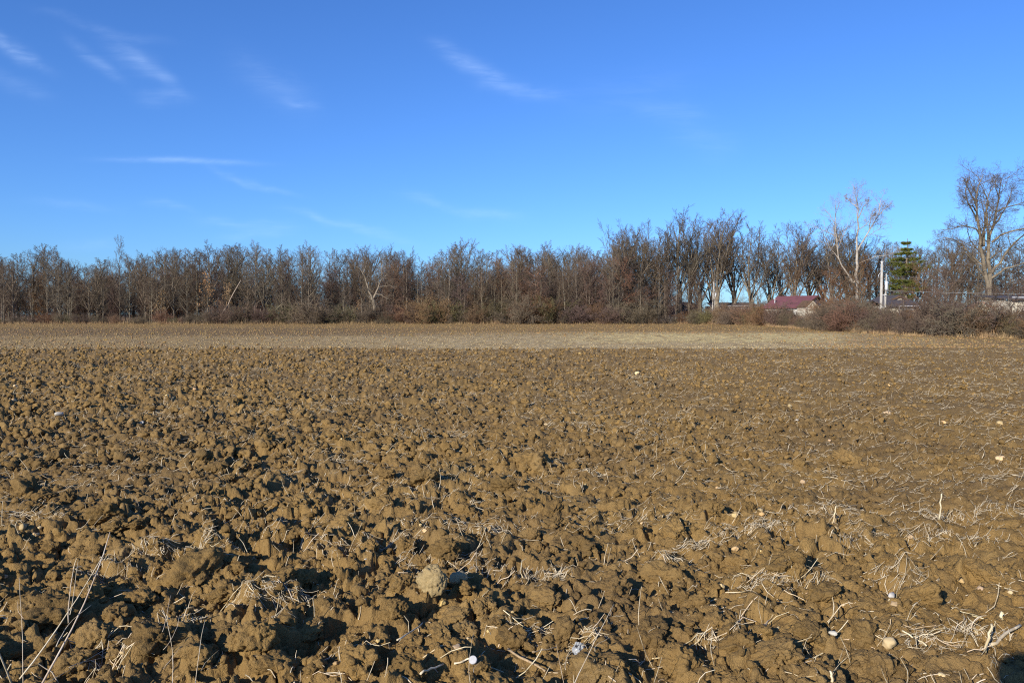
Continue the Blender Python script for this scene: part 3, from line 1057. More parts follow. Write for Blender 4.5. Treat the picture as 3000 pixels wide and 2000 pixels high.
    stalk('corn_stalk', (1230, 1998), (1298, 1978), 3.0, M_STALK, 'pale broken corn stalk lying flat on a soil clod', 'corn stalk', (0.03, 0.03))
    stalk('corn_stalk', (1165, 1918), (1240, 1858), 2.0, M_STALK, 'thin pale corn stalk leaning across two dark clods', 'corn stalk', (0.05, 0.05))
    stalk('corn_stalk', (326, 1944), (436, 1930), 3.0, M_STALK, 'bent pale corn stalk lying flat near the dry weed', 'corn stalk', (0.03, 0.03))
    stalk('corn_stalk', (2640, 1860), (2715, 1905), 2.2, M_STALK, 'slim pale corn stalk lying aslant beside the largest rounded stone', 'corn stalk', (0.02, 0.02))
    stalk('corn_stalk', (2753, 1528), (2757, 1445), 1.9, M_STALK, 'tall pale corn stub standing out of a straw heap', 'corn stalk', (0.0, 0.0), True)
    stalk('corn_stalk', (2440, 1535), (2449, 1482), 1.9, M_STALK, 'upright pale corn stub at the left of a straw heap', 'corn stalk', (0.0, 0.0), True)


build_straw()


# ------------------------------------------------------------------ dry weeds close to the camera
def build_weeds():
    def stem_pts(base, tip, n=9, sag=0.02, seed=1):
        g = np.random.default_rng(seed)
        t = np.linspace(0, 1, n)[:, None]
        side = np.array([g.normal(), g.normal() * .5, 0]) * sag
        return base + (tip - base) * t + side * np.sin(t * math.pi) + np.cumsum(g.normal(0, 0.0015, (n, 3)), 0)

    def weed(name, label, stems, r, Yd):
        """stems: pixel base and tip, depth of base and tip"""
        e = None
        for k, (b, tpx, yb, yt, rr) in enumerate(stems):
            B, T = at(b[0], b[1], yb), at(tpx[0], tpx[1], yt)
            if k == 0:
                g = ground1(B[0], B[1])
                d = (T - B) / max(1e-3, (T[2] - B[2]))
                Bg = B + d * (g - 0.01 - B[2]) if B[2] > g else B
                e = empty(name, tuple(Bg))
                B = Bg
            P = stem_pts(B, T, seed=len(label) + k) - np.array(e.location)
            m = MB().tube(P, np.linspace(rr, rr * 0.35, len(P)), 6)
            m.build('stem' if k == 0 else 'side_stem', M_WEED, e, True)
        tag(e, label, 'weed')
    weed('dry_weed', 'tall forked pale dry weed with long leaning stems at the near corner',
         [((98, 2010), (322, 1562), 2.95, 3.25, 0.0046), ((55, 1985), (300, 1620), 2.95, 3.2, 0.0030), ((200, 1825), (218, 1650), 3.02, 3.1, 0.0024),
          ((205, 1800), (228, 1640), 3.06, 3.3, 0.0016), ((165, 1890), (268, 1770), 3.0, 3.2, 0.0018)], 0, 0)
    weed('dry_weed', 'bright thick bare stem leaning left beside the forked dry weed',
         [((80, 2030), (-25, 1850), 2.55, 2.4, 0.0050)], 0, 0)
    weed('dry_weed', 'thin curved upright weed stem left of the forked dry weed',
         [((58, 1975), (56, 1690), 3.0, 3.15, 0.0020), ((72, 1810), (60, 1760), 3.05, 3.1, 0.0012)], 0, 0)
    weed('dry_weed', 'thin reddish weed stem leaning right beside the crumpled wrapper',
         [((1690, 2005), (1800, 1772), 3.05, 3.3, 0.0030), ((1742, 1905), (1790, 1870), 3.15, 3.25, 0.0012)], 0, 0)
    weed('dry_weed', 'hair-thin upright weed stem between bottle cap and wrapper',
         [((1665, 2005), (1635, 1885), 3.1, 3.2, 0.0014), ((1655, 1960), (1690, 1900), 3.1, 3.2, 0.0010)], 0, 0)
    weed('dry_weed', 'hair-thin upright weed stem rising just above the bottle cap',
         [((1386, 2005), (1384, 1850), 3.1, 3.25, 0.0013), ((1386, 1965), (1410, 1930), 3.1, 3.2, 0.0010)], 0, 0)
    weed('dry_weed', 'thin straight dark weed stem standing before a shaded hollow',
         [((583, 2005), (594, 1815), 3.05, 3.2, 0.0020), ((588, 1960), (640, 1900), 3.1, 3.2, 0.0010)], 0, 0)
    weed('dry_weed', 'thin branching dark weed stem with small twigs near foreground clods',
         [((478, 2005), (474, 1780), 3.05, 3.2, 0.0020), ((476, 1900), (520, 1800), 3.1, 3.2, 0.0011), ((478, 1960), (535, 1890), 3.1, 3.2, 0.0010), ((476, 1850), (500, 1740), 3.12, 3.25, 0.0010)], 0, 0)
    weed('dry_weed', 'slender pale weed stem arching over the flat corn stalk',
         [((120, 2000), (330, 1885), 3.0, 3.3, 0.0018), ((200, 1955), (330, 1920), 3.05, 3.3, 0.0012)], 0, 0)


build_weeds()


# ------------------------------------------------------------------ trees
def sprout(P, R, m, rg, t0, t1, ang, angsd, lenf, rscale, npts, jit, trop, rmin=0.0, taper=0.3, absolute=None):
    n, k, _ = P.shape
    t = t0 + (t1 - t0) * (np.arange(m)[None, :] + rg.random((n, m))) / m
    ii = np.clip((t * (k - 1)).astype(int), 0, k - 2)
    f = (t * (k - 1) - ii)[..., None]
    ar = np.arange(n)[:, None]
    S = P[ar, ii] * (1 - f) + P[ar, ii + 1] * f
    T = P[ar, ii + 1] - P[ar, ii]
    T /= np.maximum(np.linalg.norm(T, axis=2, keepdims=True), 1e-9)
    r0 = R[ar, ii] * (1 - f[..., 0]) + R[ar, ii + 1] * f[..., 0]
    plen = np.linalg.norm(np.diff(P, axis=1), axis=2).sum(1)[:, None]
    az = (np.arange(m)[None, :] * 2.39996 + rg.random((n, 1)) * 6.28 + rg.normal(0, 0.5, (n, m)))
    ref = np.where(np.abs(T[..., 2:3]) > 0.9, np.array([1.0, 0, 0]), np.array([0, 0, 1.0]))
    u = np.cross(T, ref)
    u /= np.maximum(np.linalg.norm(u, axis=2, keepdims=True), 1e-9)
    w = np.cross(T, u)
    a = np.radians(rg.normal(ang, angsd, (n, m)))[..., None]
    D = np.cos(a) * T + np.sin(a) * (np.cos(az)[..., None] * u + np.sin(az)[..., None] * w)
    L = (plen if absolute is None else absolute) * lenf(t) * rg.uniform(0.7, 1.2, (n, m))
    D = D.reshape(-1, 3)
    S = S.reshape(-1, 3)
    L = L.reshape(-1)
    N = len(S)
    out = np.empty((N, npts, 3))
    out[:, 0] = S
    step = L / (npts - 1)
    d = D
    for j in range(1, npts):
        out[:, j] = out[:, j - 1] + d * step[:, None]
        d = d + rg.normal(0, jit, (N, 3)) + np.array([0, 0, trop])
        d /= np.linalg.norm(d, axis=1, keepdims=True)
    rr = np.maximum(np.minimum(r0.reshape(-1) * 0.8, rscale * L), rmin)
    RR = rr[:, None] * np.linspace(1, taper, npts)[None, :]
    return out, np.maximum(RR, rmin * 0.6)


def trunk_line(H, rg, n=12, wob=0.012, lean=(0, 0)):
    z = np.linspace(-0.15, H, n)
    w = np.cumsum(rg.normal(0, wob * H / n * 3, (n, 2)), 0)
    w -= w[0]
    x = w[:, 0] + lean[0] * z
    y = w[:, 1] + lean[1] * z
    return np.stack([x, y, z], -1)[None]


def make_tree_meshes(kind, seed, tw=1.0):
    """returns trunk (verts, quads), crown (verts, quads), leaf centres; unit height 1 tree scaled from 15 m"""
    rg = np.random.default_rng(seed)
    H = 15.0
    trunk, crown = [], []
    if kind == 'slender':
        P = trunk_line(H, rg, 13, 0.010)
        R = (0.15 * np.linspace(1.1, 0.10, 13) ** 0.9)[None]
        L1 = sprout(P, R, 24, rg, 0.14, 0.98, 46, 10, lambda t: 0.06 + 0.25 * np.clip(1.05 - t, 0, 1) ** 0.75, 0.012, 6, 0.10, 0.10, 0.010)
        L2 = sprout(*L1, 7, rg, 0.2, 1.0, 40, 14, lambda t: 0.42 - 0.15 * t, 0.010, 4, 0.14, 0.07, 0.008)
        L3 = sprout(*L2, 5, rg, 0.15, 1.0, 38, 14, lambda t: 0.55 - 0.2 * t, 0.010, 3, 0.16, 0.05, 0.006)
        L4 = sprout(*L3, 3, rg, 0.2, 1.0, 36, 12, lambda t: 0.75 - 0.2 * t, 0.010, 2, 0.1, 0.04, 0.0055)
        trunk = [(P, R, 7)]
        crown = [(*L1, 4), (*L2, 3), (*L3, 3), (*L4, 3)]
    elif kind == 'round':
        P = trunk_line(H * 0.72, rg, 10, 0.014)
        R = (0.19 * np.linspace(1.1, 0.35, 10))[None]
        L1 = sprout(P, R, 13, rg, 0.30, 1.0, 40, 11, lambda t: 0.30 + 0.18 * (1 - np.abs(t - .55) * 1.4), 0.013, 7, 0.09, 0.10, 0.012)
        L2 = sprout(*L1, 8, rg, 0.25, 1.0, 36, 13, lambda t: 0.50 - 0.22 * t, 0.011, 5, 0.12, 0.08, 0.009)
        L3 = sprout(*L2, 6, rg, 0.2, 1.0, 36, 14, lambda t: 0.50 - 0.2 * t, 0.010, 3, 0.15, 0.05, 0.006)
        L4 = sprout(*L3, 4, rg, 0.2, 1.0, 36, 12, lambda t: 0.70 - 0.2 * t, 0.010, 2, 0.1, 0.04, 0.0055)
        trunk = [(P, R, 7)]
        crown = [(*L1, 5), (*L2, 4), (*L3, 3), (*L4, 3)]
    elif kind == 'vase':
        P = trunk_line(H * 0.30, rg, 6, 0.010)
        R = (0.30 * np.linspace(1.15, 0.75, 6))[None]
        L1 = sprout(P, R, 9, rg, 0.40, 1.0, 17, 6, lambda t: 2.25 - 0.3 * t + 0 * t, 0.0105, 9, 0.06, 0.02, 0.03, 0.16)
        L2 = sprout(*L1, 10, rg, 0.18, 1.0, 27, 9, lambda t: 0.40 - 0.22 * t, 0.010, 6, 0.09, 0.06, 0.012)
        L3 = sprout(*L2, 7, rg, 0.2, 1.0, 32, 12, lambda t: 0.46 - 0.2 * t, 0.010, 4, 0.12, 0.06, 0.007)
        L4 = sprout(*L3, 7, rg, 0.2, 1.0, 36, 12, lambda t: 0.58 - 0.2 * t, 0.010, 2, 0.1, 0.04, 0.0065)
        trunk = [(P, R, 9), (*L1, 6)]
        crown = [(*L2, 4), (*L3, 3), (*L4, 3)]
    elif kind == 'sapling':
        P = trunk_line(H, rg, 12, 0.012, (rg.normal(0, .05), 0))
        R = (0.075 * np.linspace(1.1, 0.15, 12))[None]
        L1 = sprout(P, R, 20, rg, 0.25, 0.98, 40, 12, lambda t: 0.06 + 0.20 * np.clip(1.05 - t, 0, 1), 0.010, 5, 0.12, 0.08, 0.008)
        L2 = sprout(*L1, 6, rg, 0.2, 1.0, 42, 14, lambda t: 0.45 - 0.15 * t, 0.010, 3, 0.15, 0.04, 0.006)
        L3 = sprout(*L2, 4, rg, 0.15, 1.0, 40, 14, lambda t: 0.6 - 0.2 * t, 0.010, 2, 0.16, 0.03, 0.005)
        trunk = [(P, R, 6)]
        crown = [(*L1, 4), (*L2, 3), (*L3, 3)]
    elif kind == 'thicket':          # bushy tangled small tree, vines and fine twigs down to the ground
        P = trunk_line(H * 0.8, rg, 8, 0.02)
        R = (0.11 * np.linspace(1.1, 0.3, 8))[None]
        L1 = sprout(P, R, 22, rg, 0.06, 1.0, 50, 14, lambda t: 0.36 - 0.10 * t, 0.010, 6, 0.16, 0.05, 0.010)
        L2 = sprout(*L1, 8, rg, 0.2, 1.0, 48, 16, lambda t: 0.45 - 0.15 * t, 0.010, 4, 0.2, 0.02, 0.007)
        L3 = sprout(*L2, 6, rg, 0.1, 1.0, 45, 16, lambda t: 0.55 - 0.2 * t, 0.010, 3, 0.2, 0.0, 0.0055)
        L4 = sprout(*L3, 2, rg, 0.1, 1.0, 45, 16, lambda t: 0.8 - 0.2 * t, 0.010, 2, 0.2, 0.0, 0.006)
        trunk = [(P, R, 6)]
        crown = [(*L1, 4), (*L2, 3), (*L3, 3), (*L4, 3)]
    if tw != 1.0:
        crown = [(p, r * tw, s) for (p, r, s) in crown]
    return join_tubes(trunk), join_tubes(crown), crown[-1][0][:, -1]


SKY = [(-400, 735), (0, 735), (60, 730), (100, 718), (150, 714), (190, 730), (215, 768), (240, 755), (290, 762), (320, 748), (380, 745), (440, 735), (500, 725), (560, 714), (630, 704), (700, 714), (750, 704), (800, 716), (850, 720), (905, 708),
       (960, 735), (1000, 722), (1050, 712), (1100, 720), (1150, 722), (1200, 725), (1250, 752), (1280, 735), (1300, 712), (1350, 702), (1390, 720), (1430, 718), (1470, 742), (1520, 715), (1570, 735), (1610, 705), (1640, 740), (1680, 712),
       (1740, 725), (1780, 745), (1800, 690), (1830, 650), (1880, 643), (1930, 650), (1960, 688), (1975, 625), (2000, 616), (2050, 628), (2100, 616), (2140, 642), (2200, 658), (2260, 662), (2290, 688), (2320, 658), (2370, 652), (2400, 685),
       (2430, 648), (2480, 678), (2520, 688), (2560, 695), (2620, 700), (2680, 695), (2720, 688), (2780, 690), (2850, 690), (2950, 700), (3000, 690), (3400, 690)]
SKX, SKYY = np.array([p[0] for p in SKY], float), np.array([p[1] for p in SKY], float)


def sky_height(X, Y):
    px = 1500 + F * X / Y
    y = np.interp(px, SKX, SKYY)
    return CAMZ + (HOR - y) / F * Y


KINDS = {}


def proto(kind, i, bark, twig, tw=2.0):
    key = (kind, i, bark.name)
    if key not in KINDS:
        (tv, tq), (cv, cq), leaf = make_tree_meshes(kind, 100 + 13 * i + len(kind), tw)
        tm, cm = mesh_np('trunk', tv, tq), mesh_np('crown', cv, cq)
        tm.materials.append(bark)
        cm.materials.append(twig)
        KINDS[key] = (tm, cm, leaf, float(max(np.percentile(cv[:, 2], 99.7), tv[:, 2].max())))
    return KINDS[key]


def plant(name, pr, x, y, height, label, cat, group, rz=None, wide=1.0, tilt=(0, 0), z=None):
    tm, cm, leaf, top = pr
    s = height / top
    e = empty(name, (x, y, ground1(x, y) - 0.02 if z is None else z), rnd.uniform(0, 6.28) if rz is None else rz)
    e.rotation_euler = (tilt[0], tilt[1], e.rotation_euler[2])
    e.scale = (s * wide, s * wide, s)
    link('trunk', tm, e)
    link('crown', cm, e)
    tag(e, label, cat, group)
    return e


def build_woods():
    rg = np.random.default_rng(77)
    slender = [proto('slender', i, M_BARK, M_TWIG) for i in range(5)]
    rounds = [proto('round', i, M_BARK, M_TWIG) for i in range(3)]
    vases = [proto('vase', i, M_OAKBARK, M_TWIG, 1.7) for i in range(3)]
    saps = [proto('sapling', i, M_PBARK, M_TWIG) for i in range(4)]
    thick = [proto('thicket', i, M_BARK, M_SHRUB[1]) for i in range(2)]
    thickr = [proto('thicket', 10 + i, M_BARK, M_SHRUB[2]) for i in range(2)]
    spots = []
    # the wood to the left: five uneven rows
    for row, (y0, step) in enumerate(((132.5, 2.9), (137, 2.8), (142, 3.0), (149, 3.2), (158, 3.6), (168, 4.2))):
        x = -0.70 * y0
        while x < 0.13 * y0 + 2:
            X, Y = x + rg.normal(0, 0.9), y0 + rg.normal(0, 1.8)
            spots.append((X, Y, row))
            x += step * rg.uniform(0.7, 1.35)
    for (X, Y, row) in spots:
        ww = wood_words(X, Y)
        ww = f' close to {ww}' if ww else ' between its named neighbours'
        h = sky_height(X, Y) * (rg.uniform(0.72, 0.98) if row < 2 else rg.uniform(0.86, 1.02))
        if row >= 1 and rg.random() < 0.24:
            plant('woodland_tree', rounds[rg.integers(3)], X, Y, h, 'bare round-crowned grey tree inside the left wood' + (ww if 'close' in ww else ''), 'tree', 'round-crowned trees of the left wood' + (ww if 'close' in ww else ''), wide=0.9)
        elif row == 0 and rg.random() < 0.45:
            plant('sapling', saps[rg.integers(4)], X, Y - 0.8, h * rg.uniform(0.55, 0.85), 'thin pale-stemmed sapling at the left wood edge' + (ww if 'close' in ww else ''), 'tree', 'pale saplings along the wood edge' + (ww if 'close' in ww else ''))
        else:
            plant('woodland_tree', slender[rg.integers(5)], X, Y, h, 'slender bare grey-brown tree of the left wood' + (ww if 'close' in ww else ''), 'tree', 'slender trees of the left wood' + (ww if 'close' in ww else ''), wide=rg.uniform(0.85, 1.15))
    # tall narrow tree rising over the wood, and other crowns with a place of their own on the skyline
    def px_tree(px, Y, ytop, pr, name, label, group=None, wide=1.0, **kw):
        X = (px - 1500) / F * Y
        return plant(name, pr, X, Y, CAMZ + (HOR - ytop) / F * Y + 0.2, label, 'tree', group, wide=wide, **kw)
    px_tree(352, 134, 690, slender[0], 'woodland_tree', 'tallest narrow bare tree rising above the left wood', wide=0.55)
    px_tree(905, 133, 706, slender[2], 'woodland_tree', 'straight tall bare tree with clear trunk at the wood edge', wide=0.8)
    px_tree(1345, 150, 700, vases[0], 'woodland_tree', 'broad fan-shaped bare crown rising over the middle of the wood', wide=1.0)
    px_tree(1170, 152, 722, vases[2], 'woodland_tree', 'open fan-shaped bare crown behind the leaning forked tree', wide=0.9)
    for px in (1610, 1690, 1525):
        px_tree(px, 148, np.interp(px, SKX, SKYY), slender[3], 'woodland_tree', 'narrow bare tree poking above the lower middle woods', 'narrow trees above the middle woods', wide=0.7)
    # edge thicket trees before the right half of the wood
    for k in range(26):
        px = 1120 + (1920 - 1120) * (k + rg.random()) / 26
        Y = rg.uniform(130.5, 137)
        X = (px - 1500) / F * Y
        y_top = 770 + rg.uniform(-25, 45) if px < 1850 else 800 + rg.uniform(-10, 50)
        plant('thicket_tree', (thick + thickr)[rg.integers(4)], X, Y, CAMZ + (HOR - y_top) / F * Y, 'low tangled brown thicket tree at the edge of the middle woods', 'tree', 'thicket trees along the middle wood edge', wide=1.1)
    for k in range(34):
        px = 1180 + (2250 - 1180) * (k + rg.random()) / 34
        Y = rg.uniform(129, 133)
        X = (px - 1500) / F * Y
        plant('sapling', saps[rg.integers(4)], X, Y, rg.uniform(5.5, 10.5), 'thin pale-stemmed sapling among shrubs before the middle woods', 'tree', 'pale saplings before the middle woods', wide=1.1)
    # more background for the middle part
    for k in range(34):
        px = 1480 + (1960 - 1480) * (k + rg.random()) / 34
        Y = rg.uniform(138, 168)
        X = (px - 1500) / F * Y
        h = sky_height(X, Y) * rg.uniform(0.82, 1.0)
        plant('woodland_tree', slender[rg.integers(5)] if rg.random() < .7 else rounds[rg.integers(3)], X, Y, min(h, 15.5), 'bare brownish tree in the lower middle stretch of wood', 'tree', 'trees of the lower middle wood')
    # tall vase-shaped trees on the right half
    def zone(px):
        for lim, wd in ((1970, 'where the skyline steps up'), (2110, 'above the far white house'), (2240, 'above the white bungalow'), (2400, 'above the maroon-roofed house')):
            if px < lim:
                return wd
        return 'beside the white-barked tree'
    for (px, Y, yt, w, i) in ((1835, 143, 648, .62, 1), (1880, 146, 643, .66, 0), (1925, 147, 650, .55, 2), (1950, 152, 690, .6, 3), (1990, 146, 616, .80, 2), (2050, 150, 626, .75, 1), (2100, 146, 614, .80, 0), (2150, 152, 645, .8, 3), (2200, 148, 656, .85, 1),
                              (2255, 153, 662, .85, 2), (2325, 146, 656, .8, 0), (2370, 150, 650, .85, 3), (2435, 147, 648, .8, 1), (2480, 150, 676, .75, 2), (2020, 160, 640, .7, 3), (2290, 160, 690, .8, 1), (2085, 163, 640, .7, 2), (2410, 160, 690, .8, 0)):
        px_tree(px, Y, yt + 4, vases[i % 3], 'vase_tree', f'tall vase-shaped bare tree with steep limbs {zone(px)}', f'tall vase-shaped trees {zone(px)}', wide=w * 1.45)
    # thinner background trees at the far right
    for k in range(40):
        px = 2460 + (3120 - 2460) * (k + rg.random()) / 40
        Y = rg.uniform(112, 140)
        X = (px - 1500) / F * Y
        plant('background_tree', (slender + rounds)[rg.integers(8)], X, Y, sky_height(X, Y) * rg.uniform(0.85, 1.0), 'thin grey background tree behind the evergreen and the right houses', 'tree', 'grey background trees at the right', wide=1.1)
    # reddish bushy trees near the white-barked tree and the evergreen
    for (px, Y, yt, w, i, lab) in ((2440, 112, 778, 1.5, 0, 'bushy reddish brown tree covered in vines left of the white-barked tree'), (2520, 103, 745, 1.2, 1, 'vine-clad reddish brown tree wrapped round the foot of the white-barked tree'),
                              (2695, 92, 770, 1.15, 0, 'reddish brown bare tree standing close before the evergreen'), (2330, 122, 790, 1.3, 1, 'loose pale brown bare tree behind the maroon-roofed house')):
        px_tree(px, Y, yt, thickr[i] if i < 2 else thick[0], 'vine_tree', lab, wide=w)
    for (px, Y, yt, i) in ((2770, 84, 770, 0), (2740, 90, 790, 1), (2820, 92, 745, 2), (2935, 74, 840, 1), (2645, 80, 840, 2), (2895, 74, 838, 1), (2875, 76, 825, 0), (2990, 88, 770, 0), (2950, 95, 745, 2)):
        px_tree(px, Y, yt, thick[i % 2], 'thicket_tree', 'tangled grey-brown small tree behind the right hedge', 'small trees behind the right hedge', wide=1.1)
    px_tree(2955, 58.5, 850, saps[1], 'sapling', 'slim pale tree growing up through the right hedge', wide=1.3)
    px_tree(1090, 129.6, 878, saps[0], 'sapling', 'short pale sapling right of the leaning forked tree', wide=1.0)
    # the depth of the wood: small trees and brush that read as one mass
    n = 520
    Y = rg.uniform(139, 195, n)
    X = rg.uniform(-0.70, 0.25, n) * Y
    hh = rg.uniform(4.0, 9.5, n) / 12.5
    rot = np.stack([np.zeros(n), np.zeros(n), rg.random(n) * 6.28], -1)
    points_object('wood_undergrowth', X, Y, ground_h(X, Y), hh, rot, [p[1] for p in thick + thickr[:1]], M_TWIG, 'brown mass of brush and small trees deep inside the wood', 'undergrowth')
    n = 60
    Y = rg.uniform(150, 185, n)
    X = rg.uniform(0.25, 0.68, n) * Y
    points_object('wood_undergrowth', X, Y, ground_h(X, Y), rg.uniform(2.5, 4.5, n) / 12.5, rot[:n], [p[1] for p in thick], M_TWIG, 'low brown brush far behind the houses', 'undergrowth')
    # trees that kept rust-coloured leaves
    q = rg.random((900, 3)) - .5
    for (px, Y, yt, lab) in ((612, 131, 800, 'small tree with rusty dead leaves at the left wood edge'), (660, 132, 830, 'lower twiggy tree with few rusty dead leaves in the wood'), (470, 133, 850, 'sapling with scattered rusty dead leaves among slender trunks'),
                         (1050, 130.5, 880, 'low leafy tan sapling beside the leaning forked tree')):
        pr = saps[rg.integers(4)]
        e = px_tree(px, Y, yt, pr, 'rust_leaf_tree', lab, wide=1.2)
        leaf = pr[2]
        pick = leaf[rg.integers(0, len(leaf), 420)] + rg.normal(0, 0.25, (420, 3))
        a = rg.normal(0, 1, (420, 3)); a /= np.linalg.norm(a, axis=1, keepdims=True)
        b = np.cross(a, rg.normal(0, 1, (420, 3))); b /= np.linalg.norm(b, axis=1, keepdims=True)
        s = 0.17
        V = np.stack([pick - a * s, pick + b * s * .6, pick + a * s, pick - b * s * .6], 1).reshape(-1, 3)
        Q = np.arange(len(V)).reshape(-1, 4)
        o = link('dead_leaves', mesh_np('dead_leaves', V, Q, False), e, M_RUSTLEAF)
        o['kind'] = 'stuff'


build_woods()


def traced_tree(name, Y, limbs, depth, label, bark, twig, base_px, lv, seed=3, group=None):
    """main limbs follow their lines in the photograph at the depth where the tree stands, spread in depth by the given offsets"""
    rg = np.random.default_rng(seed)
    bx, by, _ = at(base_px[0], base_px[1], Y)
    g = ground1(bx, Y)
    e = empty(name, (bx, Y, g))
    o0 = np.array([bx, Y, g])
    tr, crown_src = [], []
    for k, (pts, r0, r1, dd) in enumerate(limbs):
        n = len(pts)
        P = np.array([at(p[0], p[1], Y) for p in pts]) - o0
        if k == 0:
            P[0, 2] = -0.1
        P[:, 1] += np.linspace(dd[0], dd[1], n)
        # resample to 10 points with small wobble
        t = np.linspace(0, n - 1, 10)
        Q = np.stack([np.interp(t, np.arange(n), P[:, i]) for i in range(3)], -1)
        L = np.linalg.norm(np.diff(Q, axis=0), axis=1).sum()
        Q[1:-1] += rg.normal(0, 0.008 * L, (8, 3))
        R = np.linspace(r0, r1, 10)
        tr.append((Q[None], R[None], 8))
        crown_src.append((Q[None], R[None]))
    (m1, a1, l1), (m2, l2), (m3, l3), (m4, l4), tr0 = lv
    src = crown_src[tr0:]
    P0 = np.concatenate([s[0] for s in src])
    R0 = np.concatenate([s[1] for s in src])
    L1 = sprout(P0, R0, m1, rg, 0.22, 1.0, a1, 12, lambda t: l1 * (1.1 - 0.55 * t), 0.014, 7, 0.12, 0.07, 0.010)
    L2 = sprout(*L1, m2, rg, 0.2, 1.0, 42, 14, lambda t: l2 * (1.1 - .4 * t), 0.012, 5, 0.15, 0.05, 0.007)
    L3 = sprout(*L2, m3, rg, 0.2, 1.0, 42, 14, lambda t: l3 * (1.1 - .4 * t), 0.010, 3, 0.16, 0.03, 0.0055)
    L4 = sprout(*L3, m4, rg, 0.2, 1.0, 40, 14, lambda t: l4 * (1.1 - .4 * t), 0.010, 2, 0.1, 0.03, 0.005)
    tv, tq = join_tubes(tr)
    cv, cq = join_tubes([(*L1, 5), (L2[0], L2[1] * 1.2, 4), (L3[0], L3[1] * 1.25, 3), (L4[0], L4[1] * 1.15, 3)])
    link('trunk', mesh_np('trunk', tv, tq), e, bark)
    link('crown', mesh_np('crown', cv, cq), e, twig)
    tag(e, label, 'tree', group)
    return e


